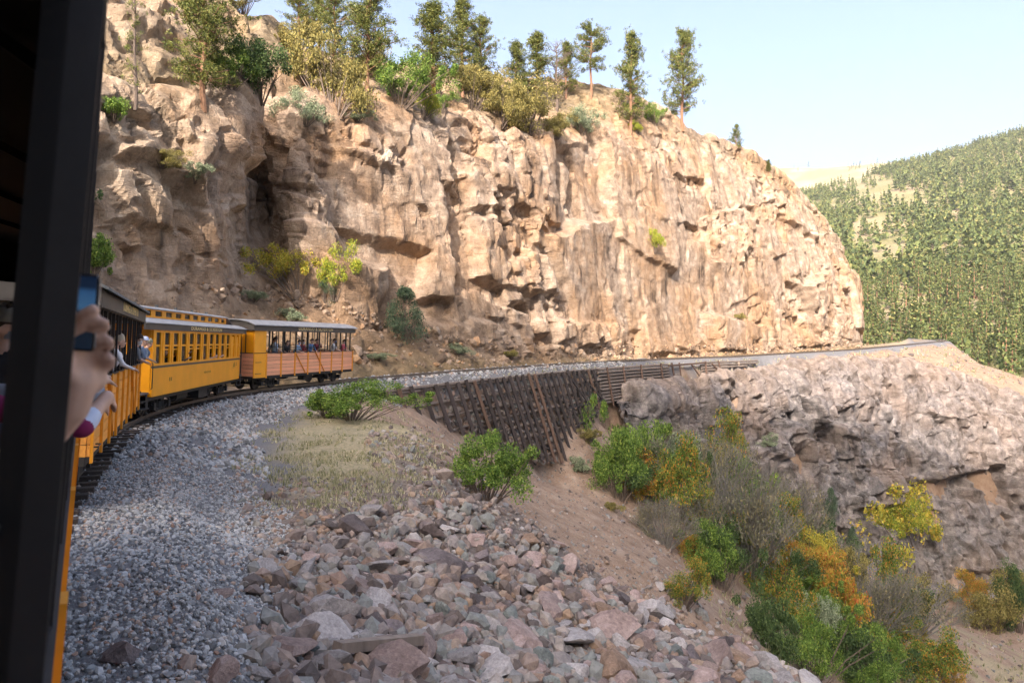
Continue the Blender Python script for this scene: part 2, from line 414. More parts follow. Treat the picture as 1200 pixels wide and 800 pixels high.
# ================================================================== ROCK MATERIAL
def rock_mat(name, light, mid, dark, orange, streak=0.8, soilc=(0.30, 0.20, 0.12)):
    m, n, l, b = new_mat(name)
    g = n.new('ShaderNodeNewGeometry').outputs['Position']
    t1 = noise_node(n, l, 0.11, 6, 0.6, g); t2 = noise_node(n, l, 0.7, 8, 0.7, g); t3 = noise_node(n, l, 6.0, 6, 0.75, g)
    t4 = noise_node(n, l, 1.0, 5, 0.6, g, (0.55, 0.55, 0.05)); t5 = noise_node(n, l, 0.22, 5, 0.6, g)
    r = ramp(n, [(0.3, dark), (0.5, mid), (0.68, light)]); l.new(t2.outputs[0], r.inputs[0])
    k = ramp(n, [(0.44, (0, 0, 0)), (0.62, (1, 1, 1))]); l.new(t1.outputs[0], k.inputs[0])
    c = mixc(n, l, k.outputs[0], r.outputs[0], mixc(n, l, 0.55, r.outputs[0], orange))
    k2 = ramp(n, [(0.50, (0, 0, 0)), (0.66, (1, 1, 1))]); l.new(t4.outputs[0], k2.inputs[0])
    k3 = ramp(n, [(0.42, (0, 0, 0)), (0.6, (1, 1, 1))]); l.new(t5.outputs[0], k3.inputs[0])
    mm = n.new('ShaderNodeMath'); mm.operation = 'MULTIPLY'; l.new(k2.outputs[0], mm.inputs[0]); l.new(k3.outputs[0], mm.inputs[1])
    mm2 = n.new('ShaderNodeMath'); mm2.operation = 'MULTIPLY'; mm2.inputs[1].default_value = streak; l.new(mm.outputs[0], mm2.inputs[0])
    c = mixc(n, l, mm2.outputs[0], c, tuple(x*0.42 for x in dark))
    sp = ramp(n, [(0.3, (0.74, 0.74, 0.74)), (0.7, (1.22, 1.2, 1.18))]); l.new(t3.outputs[0], sp.inputs[0])
    c = mixc(n, l, 1.0, c, sp.outputs[0], 'MULTIPLY')
    so = ramp(n, [(0.3, tuple(x*0.6 for x in soilc)), (0.6, soilc), (0.75, tuple(x*1.3 for x in soilc))]); l.new(t2.outputs[0], so.inputs[0])
    so2 = mixc(n, l, 1.0, so.outputs[0], sp.outputs[0], 'MULTIPLY')
    c = mixc(n, l, attr_out(n, 'soil'), c, so2)
    gv = ramp(n, [(0.35, (0.10, 0.11, 0.045)), (0.6, (0.26, 0.23, 0.11)), (0.75, (0.36, 0.29, 0.17))]); l.new(t2.outputs[0], gv.inputs[0])
    c = mixc(n, l, attr_out(n, 'veg'), c, gv.outputs[0])
    l.new(c, b.inputs['Base Color']); b.inputs['Roughness'].default_value = 0.9; b.inputs['Specular IOR Level'].default_value = 0.2
    ad = n.new('ShaderNodeMath'); ad.operation = 'ADD'; l.new(t3.outputs[0], ad.inputs[0]); l.new(t2.outputs[0], ad.inputs[1])
    # ragged joints, upright and level: fine relief only
    tv = noise_node(n, l, 1.0, 6, 0.6, g, (1.1, 1.1, 0.18)); th_ = noise_node(n, l, 1.0, 6, 0.6, g, (0.16, 0.16, 1.3))
    for tx in (tv, th_):
        s_ = n.new('ShaderNodeMath'); s_.operation = 'SUBTRACT'; s_.inputs[1].default_value = 0.5; l.new(tx.outputs[0], s_.inputs[0])
        ab = n.new('ShaderNodeMath'); ab.operation = 'ABSOLUTE'; l.new(s_.outputs[0], ab.inputs[0])
        ck = ramp(n, [(0.0, (0, 0, 0)), (0.035, (1, 1, 1))]); l.new(ab.outputs[0], ck.inputs[0])
        ad2 = n.new('ShaderNodeMath'); ad2.operation = 'MULTIPLY_ADD'; ad2.inputs[1].default_value = 0.45; l.new(ck.outputs[0], ad2.inputs[0]); l.new(ad.outputs[0], ad2.inputs[2]); ad = ad2
    bump(n, l, b, ad.outputs[0], 0.8, 0.13)
    return m

def catmull(K, t):
    """K [n, k] control rows, t parameter 0..n-1"""
    n = len(K); i = np.clip(np.floor(t).astype(int), 0, n-2); f = (t-i)[:, None]
    p0 = K[np.maximum(i-1, 0)]; p1 = K[i]; p2 = K[i+1]; p3 = K[np.minimum(i+2, n-1)]
    # tension 0.3 keeps the corners
    m1 = (p2-p0)*0.3; m2 = (p3-p1)*0.3
    f2, f3 = f*f, f*f*f
    return (2*f3-3*f2+1)*p1+(f3-2*f2+f)*m1+(-2*f3+3*f2)*p2+(f3-f2)*m2

def lattice(L, nr, nc, rw=None, cw=None):
    """L [rows, cols, k] -> dense grid, spaced evenly by length along the columns and rows"""
    R, C, K = L.shape
    seg = np.linalg.norm(np.diff(L[:, :, :3], axis=1), axis=2).mean(0); seg = seg*(1 if cw is None else np.array(cw)); tc = np.interp(np.linspace(0, seg.sum(), nc), np.r_[0, np.cumsum(seg)], np.arange(C))
    seg = np.linalg.norm(np.diff(L[:, :, :3], axis=0), axis=2).mean(1); seg = seg*(1 if rw is None else np.array(rw)); tr = np.interp(np.linspace(0, seg.sum(), nr), np.r_[0, np.cumsum(seg)], np.arange(R))
    A = np.stack([catmull(L[r], tc) for r in range(R)])           # R, nc, K
    return np.stack([catmull(A[:, c], tr) for c in range(nc)], 1)  # nr, nc, K

def rock_sheet(name, L, nr, nc, mat, amp, seed, flip=False, sz=1.0, kind='structure', rw=None, cw=None, brk=0.0):
    g = lattice(L, nr, nc, rw, cw)
    p = g[:, :, :3]
    du = np.gradient(p, axis=1); dv = np.gradient(p, axis=0)
    nrm = np.cross(du, dv); nrm /= np.linalg.norm(nrm, axis=2, keepdims=True)+1e-9
    # smooth the direction of displacement
    for _ in range(6):
        nrm[1:-1] = (nrm[:-2]+nrm[1:-1]*2+nrm[2:])/4; nrm[:, 1:-1] = (nrm[:, :-2]+nrm[:, 1:-1]*2+nrm[:, 2:])/4
    if flip: nrm = -nrm
    pf = p.reshape(-1, 3); w = g[:, :, 3].ravel(); soil = np.clip(g[:, :, 4].ravel(), 0, 1); veg = np.clip(g[:, :, 5].ravel(), 0, 1)
    wr = np.stack([fbm(pf*0.16, 3, seed+50+k) for k in range(3)], 1)*1.3+np.stack([fbm(pf*0.7, 3, seed+60+k) for k in range(3)], 1)*0.22
    q = pf+wr
    q[:, 0] += q[:, 2]*0.18                                   # joints lean
    b1 = blocks(q/np.array([11.0, 11.0, 12.0])/sz, seed, 0.5, 15.0)
    b2 = blocks(q/np.array([3.4, 3.4, 4.4])/sz, seed+11, 0.5, 12.0, 0.4, 0.8)
    b3 = blocks(q/np.array([1.25, 1.25, 1.7])/sz, seed+23, 0.5, 7.0, 0.4, 0.75)
    sm = fbm(pf*1.1, 4, seed+40)
    bk = sstep(-0.25, 0.35, fbm(pf*0.09, 3, seed+80)); bk = brk+(1-brk)*bk        # some stretches smooth, some broken
    h = amp*sz*(1.35*b1+(0.12+0.62*bk)*b2+0.27*b3*(0.25+1.0*bk)+0.10*sm)
    h = h*w + (1-w)*(0.35*fbm(pf*0.3, 4, seed+70)+0.16*b3*sz)
    nf = nrm.reshape(-1, 3)
    H_ = h.reshape(nr, nc); e_ = H_.copy(); e_[1:-1] = (H_[:-2]+2*H_[1:-1]+H_[2:])/4; f_ = e_.copy(); f_[:, 1:-1] = (e_[:, :-2]+2*e_[:, 1:-1]+e_[:, 2:])/4
    h = (0.6*H_+0.4*f_).ravel()
    pf2 = pf+nf*h[:, None]
    # each quad is split along the diagonal that steps least, so block edges run clean
    q4 = grid_faces(nr, nc); ha = np.abs(h[q4[:, 0]]-h[q4[:, 2]]) <= np.abs(h[q4[:, 1]]-h[q4[:, 3]])
    tri = np.concatenate([q4[ha][:, [0, 1, 2]], q4[ha][:, [0, 2, 3]], q4[~ha][:, [0, 1, 3]], q4[~ha][:, [1, 2, 3]]])
    me = mesh_np(name, pf2, tri, True)
    me.set_sharp_from_angle(angle=math.radians(24)) if hasattr(me, 'set_sharp_from_angle') else None
    attr(me, 'soil', soil); attr(me, 'veg', veg)
    o = tag(obj(name, me, mat), kind=kind)
    return o, pf2.reshape(nr, nc, 3)

# ------------------------------------------------------------------ the big cliff beside the track
M_cliff = rock_mat('sunny_cliff_rock', (0.56, 0.47, 0.375), (0.41, 0.315, 0.235), (0.20, 0.15, 0.115), (0.43, 0.245, 0.11), 1.0)
def base_d(u, gap):
    d = np.arange(4, 260, 0.25); x = (u-600)/F*d
    q, s, z = tq(x, d)
    ok = (q < -gap)
    k = np.where(ok & (d > 8))[0]
    return float(d[k[0]]) if len(k) else 200.0
# u, gap from the track, (talus v, d+), (ledge v, d+), (brow v, d+), (mid v, d+), (sky v, d+)
CC = [(-900, 6.5, (300, 1.5), (50, 3), (-350, 5), (-420, 10), (-520, 18)),
      (-250, 6.5, (370, 1.6), (180, 3.5), (-60, 7), (-100, 13), (-200, 22)),
      (0, 6.5, (345, 2), (240, 4.5), (105, 8), (70, 14), (-70, 24)),
      (110, 6.5, (345, 3), (240, 5), (127, 8.5), (108, 15), (-45, 25)),
      (200, 6.5, (340, 4), (232, 5.5), (122, 9.5), (110, 17), (0, 25)),
      (262, 6.5, (335, 4), (225, 5.5), (118, 9), (106, 18), (8, 27)),
      (284, 6.0, (340, 9), (236, 19), (124, 16), (104, 20), (18, 29)),
      (318, 5.5, (352, 10), (245, 20), (124, 17), (100, 22), (28, 31)),
      (352, 5.0, (362, 9), (252, 11), (124, 13), (98, 24), (52, 38)),
      (430, 4.6, (386, 7), (260, 9.5), (128, 13), (104, 25), (72, 44)),
      (520, 4.0, (405, 5), (262, 8), (146, 12), (115, 26), (86, 46)),
      (600, 3.7, (412, 3), (266, 7), (160, 11), (126, 25), (94, 42)),
      (645, 3.7, (411, 3), (268, 7), (158, 8.5), (130, 23), (98, 38)),
      (662, 3.7, (410, 3), (268, 7), (176, 11), (130, 23), (100, 37)),
      (700, 3.7, (409, 3), (266, 7), (160, 12), (128, 20), (104, 28)),
      (745, 3.7, (408, 3), (262, 7), (166, 13), (132, 19), (112, 24)),
      (800, 3.7, (407, 3), (265, 8), (192, 13), (158, 17), (147, 20)),
      (860, 3.7, (406, 3), (280, 7), (214, 12), (184, 16), (175, 18)),
      (920, 3.7, (405, 3), (302, 7), (248, 11), (222, 15), (212, 17)),
      (970, 3.7, (403, 3), (334, 6), (298, 9), (278, 12), (268, 14)),
      (1005, 3.7, (400, 3), (366, 6), (348, 8), (338, 10), (330, 12))]
L = np.zeros((9, len(CC)+3, 6))
for j, (u, gap, *rows) in enumerate(CC):
    d0 = base_d(u, gap); q_, s_, z_ = tq([(u-600)/F*d0], [d0])
    b0 = np.array([(u-600)/F*d0, d0, float(z_[0])-1.2])
    L[0, j, :3] = b0+np.array([(b0[0]*-0.0), -0.6, 0])
    L[1, j, :3] = b0+np.array([0, 0, 0.9])
    for r, (v, dd) in enumerate(rows): L[2+r, j, :3] = P(u, v, d0+dd)
    top = L[6, j, :3]
    L[7, j, :3] = top+np.array([-6, 14, -1.5]); L[8, j, :3] = top+np.array([-20, 60, -14])
    left = u < 270; mid_ = 270 <= u < 520
    L[:, j, 3] = [0.1, 0.15, (0.9 if u < 280 else 0.6) if u < 560 else 0.9, 1.0, 0.85, 0.5, 0.45, 0.3, 0.2]
    if u < 340: L[5:7, j, 3] = [0.45, 1.0]
    L[:, j, 4] = [0.9, 0.9, 0.7 if u < 560 else 0.15, 0.0, 0.0, 0.45, 0.35, 0.3, 0.3]
    if u < 300: L[2, j, 4] = 0.25
    L[:, j, 5] = [0.35, 0.3, 0, 0.0, 0.0, 0.35, 0.3, 0.5, 0.6]
    if u > 720: L[5:8, j, 4] = 0.15; L[5:8, j, 5] = 0.1
    if 250 > u: L[6, j, 4:] = 0; L[3:5, j, 5] = 0.12
# round the nose of the headland and back behind it
for k, (dx, dy, lo) in enumerate(((9.0, 16.0, 0.30), (2.0, 40.0, 0.3), (-30, 70.0, 0.3))):
    j = len(CC)+k; src = L[:, len(CC)-1]
    L[:, j] = src; base = src[0, :3]
    for r in range(9):
        L[r, j, 0] = base[0]+dx+(src[r, 0]-base[0])*0.2 - r*0.6; L[r, j, 1] = base[1]+dy+(src[r, 1]-base[1])*0.3
        L[r, j, 2] = base[2]+(src[r, 2]-base[2])*lo
CLIFF_O, CLIFF = rock_sheet('cliff', L, 400, 1010, M_cliff, 1.0, 5, rw=[0.5, 0.8, 1, 1, 1, 0.8, 0.3, 0.12], cw=[0.25, 0.6]+[1.0]*(len(CC)-3)+[0.5, 0.2, 0.15])

def on_cliff(u, v, grid):
    """nearest point of a rock sheet in the direction of a photo pixel"""
    g = grid.reshape(-1, 3); d = g[:, 1]
    ok = d > 3
    uu = 600+F*g[:, 0]/np.where(ok, d, 1); vv = 400-F*(g[:, 2]-CZ)/np.where(ok, d, 1)
    e = np.where(ok, (uu-u)**2+(vv-v)**2, 1e9)
    k = np.where(e < 12)[0]                       # the nearest surface that shows there
    return g[k[np.argmin(d[k])]] if len(k) else g[np.argmin(e)]

# ------------------------------------------------------------------ the rock face of the ravine below the track
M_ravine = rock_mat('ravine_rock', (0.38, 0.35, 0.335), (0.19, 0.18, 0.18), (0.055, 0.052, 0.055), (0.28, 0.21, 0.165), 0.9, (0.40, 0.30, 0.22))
L2 = np.zeros((6, len(RC), 6))
for j, (u, v, d, v2, d2) in enumerate(RC):
    a, b_ = P(u, v, d), P(u, v2, d2)
    L2[0, j, :3] = b_+(b_-a)*0.15+np.array([0, -2.5, -3]); L2[1, j, :3] = b_
    L2[2, j, :3] = a*0.42+b_*0.58+np.array([0, 1.0+0.9*math.sin(j*1.7), 0]); L2[3, j, :3] = a*0.8+b_*0.2+np.array([0, -0.8+0.8*math.sin(j*2.3+1), 0])
    L2[4, j, :3] = a+np.array([0, 0.6, 0.25]); L2[5, j, :3] = a+np.array([-1, 9, -1.6])
    wgt = 1.0 if u > 780 else 0.65
    L2[:, j, 3] = [0.5, 0.8*wgt, wgt, wgt, 0.5, 0.2]
    rt = 0.35*float(sstep(1000, 1250, u)); L2[:, j, 4] = [0.3, 0.0+rt*0.3, 0.0+rt*0.6, 0.05+rt*0.7, 0.35, 0.9]
    L2[:, j, 5] = [0.3, 0.1, 0, 0, 0, 0.1]
RAV_O, RAVINE = rock_sheet('ravine_cliff', L2, 210, 470, M_ravine, 1.25, 77, sz=1.05, rw=[0.4, 1, 1, 1, 0.4], cw=[1]*8+[0.5, 0.3, 0.2], brk=0.75)

# ------------------------------------------------------------------ the mountain behind, whose shadow lies on the near side of the gorge
SB = [(-300, 300, 20), (150, 345, 36), (290, 330, 55), (410, 272, 63), (470, 298, 68), (560, 328, 75), (650, 388, 88), (760, 432, 100), (940, 462, 112), (1050, 492, 124), (1190, 535, 130), (1400, 600, 130)]
rp = []
for u, v, d in SB:
    p_ = P(u, v, d); t_ = (p_[1]+280)/SUN_D.y
    rp.append((p_[0]-SUN_D.x*t_, p_[2]-SUN_D.z*t_))
rp = np.array(rp)
mx = np.r_[np.linspace(-1200, -260, 40), np.linspace(-255, 120, 230), np.linspace(130, 1000, 40)]
rz = np.interp(mx, rp[:, 0], rp[:, 1])
rz = rz+fbm(np.c_[mx*0.06, mx*0, mx*0], 4, 8)*3.5
prof = [(-110, -0.05), (-140, 0.14), (-190, 0.42), (-240, 0.70), (-268, 0.93), (-280, 1.0), (-305, 0.96), (-480, 0.8), (-650, 0.5), (-900, -0.2)]
vv = []
for yy, k_ in prof:
    for x_, z_ in zip(mx, rz): vv.append((x_, yy, -45+(z_+45)*k_ if k_ < 1 else z_))
vv = np.array(vv); vv[:, 2] += np.where(vv[:, 1] == -280, 0, fbm(vv*0.05, 3, 4)*3)
me = mesh_np('mountain', vv, grid_faces(len(prof), len(mx)), True)
attr(me, 'soil', np.full(len(vv), 0.4)); attr(me, 'veg', np.full(len(vv), 0.5))
tag(obj('mountain', me, M_ravine), kind='structure')
# ================================================================== RAILWAY TRACK
M_rail = plain('worn_rail_steel', (0.20, 0.165, 0.14), 0.45, 0.3, 3, 0.6)
M_tie = plain('dark_weathered_tie', (0.075, 0.06, 0.05), 0.9, 0.45, 5, 0, 0.5, 0.3, (1, 8, 8))
trk = tag(empty('railway_track'), 'narrow gauge railway track curving round the foot of the rock cliff', 'railway track')
def on_track(s, q, dz=0.0):
    x, y, z, t = track(s); return Vector((x+math.cos(t)*q, y-math.sin(t)*q, z+dz))
for sd in (-0.457, 0.457):
    mb = MB(); rows = []
    prof_ = [(-0.055, -0.12), (-0.055, -0.105), (-0.01, -0.09), (-0.01, -0.035), (-0.032, -0.025), (-0.032, 0.0), (0.032, 0.0), (0.032, -0.025), (0.01, -0.035), (0.01, -0.09), (0.055, -0.105), (0.055, -0.12)]
    for s in np.arange(-12, 300, 1.0):
        rows.append([on_track(s, sd+a, b_) for a, b_ in prof_])
    mb.sheet(rows); mb.build('rail', M_rail, trk)
tie = MB().box((0, 0, 0), (0.2, 2.1, 0.16)).mesh('tie')
tie.materials.append(M_tie)
rnd = random.Random(4)
for k, s in enumerate(np.arange(0.4, 160, 0.62)):
    x, y, z, t = track(s)
    o = obj('tie', tie, None, trk); o.location = (x, y, z-0.205+rnd.uniform(-0.012, 0.012)); o.rotation_euler = (0, 0, math.pi/2-t+rnd.uniform(-0.03, 0.03))
    o.scale = (rnd.uniform(0.9, 1.1), rnd.uniform(0.95, 1.06), 1)
mb = MB()
for s in np.arange(160.3, 300, 0.62):
    x, y, z, t = track(s); mb.box((x, y, z-0.205), (0.2, 2.1, 0.16), Matrix.Rotation(math.pi/2-t, 3, 'Z'))
tag(mb.build('tie', M_tie, trk), kind='stuff')

# ================================================================== TRAIN
M_yel = plain('train_yellow_paint', (0.90, 0.37, 0.006), 0.42, 0.10, 1.5, 0, 0.04)
M_org = plain('faded_orange_board', (0.84, 0.36, 0.06), 0.6, 0.14, 3.0, 0, 0.25, 0.16, (0.6, 6, 6))
M_pch = plain('bleached_peach_board', (0.90, 0.42, 0.235), 0.65, 0.10, 3.0, 0, 0.25, 0.14, (0.6, 6, 6))
M_stk = plain('orange_stake_paint', (0.78, 0.31, 0.015), 0.5, 0.12, 4, 0, 0.1)
M_blk = plain('black_iron', (0.018, 0.018, 0.02), 0.45, 0.3, 8, 0.0, 0.1)
M_dark = plain('worn_black_post', (0.006, 0.006, 0.007), 0.5, 0.3, 8)
M_und = plain('sooty_underframe', (0.028, 0.026, 0.024), 0.75, 0.4, 5, 0, 0.3)
M_fas = plain('dark_grey_letterboard', (0.085, 0.078, 0.07), 0.6, 0.2, 3)
M_roof = plain('pale_tarred_roof', (0.33, 0.335, 0.345), 0.7, 0.25, 2.5, 0, 0.2)
M_roofd = plain('dark_canvas_roof', (0.15, 0.165, 0.17), 0.7, 0.25, 2.5, 0, 0.2)
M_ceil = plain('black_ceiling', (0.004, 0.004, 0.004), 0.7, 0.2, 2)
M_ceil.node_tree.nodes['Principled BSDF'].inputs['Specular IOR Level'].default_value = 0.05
M_gold = plain('gold_lettering', (0.85, 0.66, 0.30), 0.5, 0.15, 8)
M_goldd = plain('dull_gold_marking', (0.30, 0.16, 0.02), 0.6, 0.2, 8)
M_whl = plain('greasy_wheel_steel', (0.05, 0.045, 0.042), 0.5, 0.4, 8, 0.4)
M_brown = plain('bare_brown_timber', (0.16, 0.095, 0.05), 0.7, 0.3, 6, 0, 0.3)
M_fl = plain('grey_floor_planks', (0.12, 0.11, 0.10), 0.8, 0.3, 4)
M_glass, n, l, b = new_mat('window_glass')
b.inputs['Base Color'].default_value = (0.05, 0.055, 0.055, 1); b.inputs['Roughness'].default_value = 0.06; b.inputs['Alpha'].default_value = 0.62

def car_M(sc, L, roll):
    a = on_track(sc-0.32*L, 0); c = on_track(sc+0.32*L, 0); m = (a+c)/2; d = c-a
    return Matrix.Translation(m) @ Matrix.Rotation(math.atan2(d.y, d.x), 4, 'Z') @ Matrix.Rotation(math.radians(roll), 4, 'X')

def text_part(txt, size, x, y, z, mat, parent, name='lettering', sx=1.0):
    cu = bpy.data.curves.new('t', 'FONT'); cu.body = txt; cu.size = size; cu.align_x = 'CENTER'; cu.align_y = 'CENTER'
    cu.extrude = 0.004; cu.offset = size*0.012; cu.space_character = 1.12
    o = bpy.data.objects.new('t', cu); COL.objects.link(o); dg = bpy.context.evaluated_depsgraph_get()
    me = bpy.data.meshes.new_from_object(o.evaluated_get(dg)); bpy.data.objects.remove(o)
    me.transform(Matrix.Translation((x, y, z)) @ Matrix.Rotation(math.pi/2, 4, 'X') @ Matrix.Diagonal((sx, 1, 1, 1)))
    me.materials.clear()
    o = obj(name, me, mat, parent); o['kind'] = 'stuff'     # letters too small to pick apart
    return o

_wheel = None
def wheel_mesh():
    global _wheel
    if _wheel is None:
        mb = MB(); n_ = 20; prof = [(0.0, 0.05), (0.06, 0.05), (0.09, 0.02), (0.25, 0.01), (0.28, 0.05), (0.33, 0.05), (0.335, -0.03), (0.36, -0.035), (0.36, -0.06), (0.0, -0.06)]
        rows = []
        for k in range(n_+1):
            a = 2*math.pi*k/n_
            rows.append([(r*math.cos(a), yy, r*math.sin(a)) for r, yy in prof])
        mb.sheet(rows); _wheel = mb.mesh('wheel', False); _wheel.materials.append(M_whl)
    return _wheel
def truck(parent, x):
    t = MB()
    for sy in (-1, 1):
        y = sy*0.86
        t.bar((x-0.95, y, 0.52), (x-0.45, y, 0.66), 0.09, 0.035); t.bar((x-0.45, y, 0.66), (x+0.45, y, 0.66), 0.09, 0.035); t.bar((x+0.45, y, 0.66), (x+0.95, y, 0.52), 0.09, 0.035)
        t.bar((x-0.95, y, 0.48), (x-0.35, y, 0.24), 0.09, 0.035); t.bar((x-0.35, y, 0.24), (x+0.35, y, 0.24), 0.09, 0.035); t.bar((x+0.35, y, 0.24), (x+0.95, y, 0.48), 0.09, 0.035)
        for dx in (-0.72, 0.72): t.box((x+dx, y, 0.37), (0.2, 0.2, 0.24))
        for dx in (-0.33, 0.33): t.bar((x+dx, y, 0.24), (x+dx, y, 0.66), 0.06)
        for dx in (-0.14, 0.0, 0.14): t.tube([(x+dx, y, 0.28), (x+dx, y, 0.5)], 0.055, 8)
    t.box((x, 0, 0.6), (0.34, 1.9, 0.16))
    T = t.build('truck', M_und, parent)
    for dx in (-0.72, 0.72):
        MB().tube([(x+dx, -0.8, 0.36), (x+dx, 0.8, 0.36)], 0.06, 8).build('axle', M_whl, T)
        for sy in (-1, 1):
            w = obj('wheel', wheel_mesh(), None, T); w.location = (x+dx, sy*0.48, 0.36); w.rotation_euler = (0, 0, 0 if sy > 0 else math.pi)
    return T
def coupler(parent, x, sg):
    m = MB(); m.box((x+sg*0.2, 0, 0.62), (0.45, 0.14, 0.14)); m.box((x+sg*0.48, 0.03, 0.62), (0.18, 0.24, 0.22)); m.box((x+sg*0.05, 0, 0.68), (0.12, 1.1, 0.2))
    m.tube([(x, 0.3, 0.55), (x+sg*0.3, 0.33, 0.36), (x+sg*0.55, 0.3, 0.3)], 0.025, 6)
    m.build('coupler', M_und, parent)

def arc_roof(hw, z0, z1, n_=12):
    return [(hw*math.sin(a)/math.sin(0.9), z0+(z1-z0)*(math.cos(a)-math.cos(0.9))/(1-math.cos(0.9))) for a in np.linspace(-0.9, 0.9, n_+1)]

def gondola(M, L, label, boards, closed_end=False, letter=True, braces=True, post_step=0.62, roofmat=None, skip_post=(), over=1.0):
    R = empty('gondola_car'); R.matrix_world = M
    tag(R, label, 'railway car', 'open sided passenger gondola cars')
    h = L/2
    u = MB()
    u.box((0, 0, 0.73), (L-0.05, 2.0, 0.14)); u.box((0, -1.08, 0.74), (L, 0.16, 0.17)); u.box((0, 1.08, 0.74), (L, 0.16, 0.17))
    for k in range(-2, 3): u.box((k*L/5.2, 0, 0.64), (0.16, 2.2, 0.14))
    u.build('underframe', M_und, R)
    for y in (-0.75, 0.75):
        MB().tube([(-h+0.3, y, 0.66), (-h*0.35, y, 0.42), (h*0.35, y, 0.42), (h-0.3, y, 0.66)], 0.022, 6).build('truss_rod', M_und, R)
    MB().box((L*0.06, -0.55, 0.5), (0.9, 0.4, 0.36)).tube([(-L*0.1, 0.2, 0.52), (-L*0.02, 0.2, 0.52)], 0.14, 10).build('brake_cylinder', M_und, R)
    MB().box((0, 0, 0.985), (L-0.06, 2.3, 0.05)).build('floor', M_fl, R)
    # six boards each side and end
    for sy in (-1, 1):
        for k in range(6):
            z = 0.80+0.2*(k+0.5)
            x0 = -h+0.02 if not (closed_end and sy < 0) else -h+1.0
            xm = (x0+h-0.02)/2
            MB().box((xm, sy*1.197, z), (h-0.02-x0, 0.045, 0.184)).build('board', boards, R)
        xs = np.linspace(-h+0.07, h-0.07, 9)
        if closed_end: xs = np.linspace(-h+1.05, h-0.07, 8)
        for x in xs:
            MB().box((x, sy*1.243, 1.37), (0.085, 0.044, 1.34)).build('stake', M_stk, R)
        if braces and sy < 0:
            for a, b_ in ((0.36, 0.46), (0.56, 0.66)) if closed_end else ((0.2, 0.29), (0.7, 0.79)):
                MB().bar((-h+L*a, -1.247, 1.98), (-h+L*b_, -1.247, 0.8), 0.03, 0.07, (0, 1, 0)).build('brace', M_stk, R)
        MB().box((0, sy*1.2, 2.028), (L-0.02, 0.1, 0.03)).build('cap_rail', M_blk, R)
    for sx in (-1, 1):
        for k in range(6): MB().box((sx*(h-0.02), 0, 0.80+0.2*(k+0.5)), (0.045, 2.34, 0.184)).build('board', boards, R)
        MB().box((sx*(h-0.02), 0, 2.028), (0.1, 2.34, 0.03)).build('cap_rail', M_blk, R)
        for y in (-0.7, 0.0, 0.7): MB().box((sx*(h-0.02), y, 2.62), (0.05, 0.05, 1.16)).build('post', M_blk, R)
    # posts carrying the roof
    x = -h+0.06; k = 0
    while x < h+0.01:
        for sy in (-1, 1):
            w = 0.066 if k % 2 == 0 else 0.036
            if closed_end and sy < 0 and x < -h+0.95: continue
            if sy < 0 and any(abs(x-q) < 0.4 for q in skip_post): continue
            MB().box((x, sy*(1.242-w/2), 2.62), (w, w, 1.17)).build('post', M_blk, R)
        x += post_step; k += 1
    for sy in (-1, 1):
        x0 = -h+1.0 if (closed_end and sy < 0) else -h
        MB().tube([(x0, sy*1.16, 2.33), (h, sy*1.16, 2.33)], 0.014, 6).build('guard_rail', M_blk, R)
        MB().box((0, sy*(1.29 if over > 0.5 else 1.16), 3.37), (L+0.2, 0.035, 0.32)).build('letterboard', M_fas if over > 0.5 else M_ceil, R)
        MB().box((0, sy*1.2, 3.225), (L, 0.08, 0.06)).build('roof_beam', M_blk, R)
    top = arc_roof(1.4 if over > 0.5 else 1.21, 3.53, 3.80)
    m = MB(); m.sheet([[(sx*(h+0.22), y, z) for y, z in top] for sx in (1, -1)])
    m.sheet([[(sx*(h+0.22), y, z-0.05) for y, z in top] for sx in (-1, 1)])
    for sx in (1, -1):
        m.sheet([[(sx*(h+0.22), y, z-0.05) for y, z in (top if sx > 0 else top[::-1])], [(sx*(h+0.22), y, z) for y, z in (top if sx > 0 else top[::-1])]])
    for (y, z) in (top[0], top[-1]): m.sheet([[(-(h+0.22), y, z-0.05), (-(h+0.22), y, z)], [(h+0.22, y, z-0.05), (h+0.22, y, z)]])
    rf = m.build('roof', roofmat or M_roof, R, False)
    for sx in (-1, 1):
        eb = MB(); k_ = 0.93
        for o_ in (0.085, 0.115):
            r_ = [[(sx*(h+o_), y*k_, 3.24) for y, z in top], [(sx*(h+o_), y*k_, z-0.045) for y, z in top]]; eb.sheet(r_ if (o_ > 0.1) == (sx > 0) else r_[::-1])
        eb.bar((sx*(h+0.1), -1.4*k_+0.15, 3.25), (sx*(h+0.1), 1.4*k_-0.15, 3.25), 0.03, 0.04)
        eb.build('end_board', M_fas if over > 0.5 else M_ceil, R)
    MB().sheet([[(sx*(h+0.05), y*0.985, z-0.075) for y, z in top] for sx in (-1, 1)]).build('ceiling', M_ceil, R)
    for k in range(1, 6): MB().tube([(-h+L*k/6, y*0.9, z-0.085) for y, z in top], 0.03, 4).build('roof_rib', M_ceil, R)
    if letter: text_part('DURANGO & SILVERTON', 0.27, 0.3 if not closed_end else 0.55, -1.309, 3.37, M_gold, R, sx=1.12)
    MB().box((0, 0, 1.42), (L-1.6, 0.1, 0.75)).box((0, 0.28, 1.42), (L-1.6, 0.42, 0.05)).box((0, -0.28, 1.42), (L-1.6, 0.42, 0.05)).build('bench', M_brown, R)
    # ladder and grab irons at the front right corner
    ld = MB()
    for z in np.arange(0.95, 2.0, 0.32): ld.tube([(h+0.05, -1.2, z), (h+0.05, -0.8, z)], 0.014, 6)
    ld.bar((h+0.05, -1.2, 0.75), (h+0.05, -1.2, 2.1), 0.03); ld.bar((h+0.05, -0.8, 0.75), (h+0.05, -0.8, 2.1), 0.03)
    ld.build('ladder', M_blk, R)
    gi = MB()
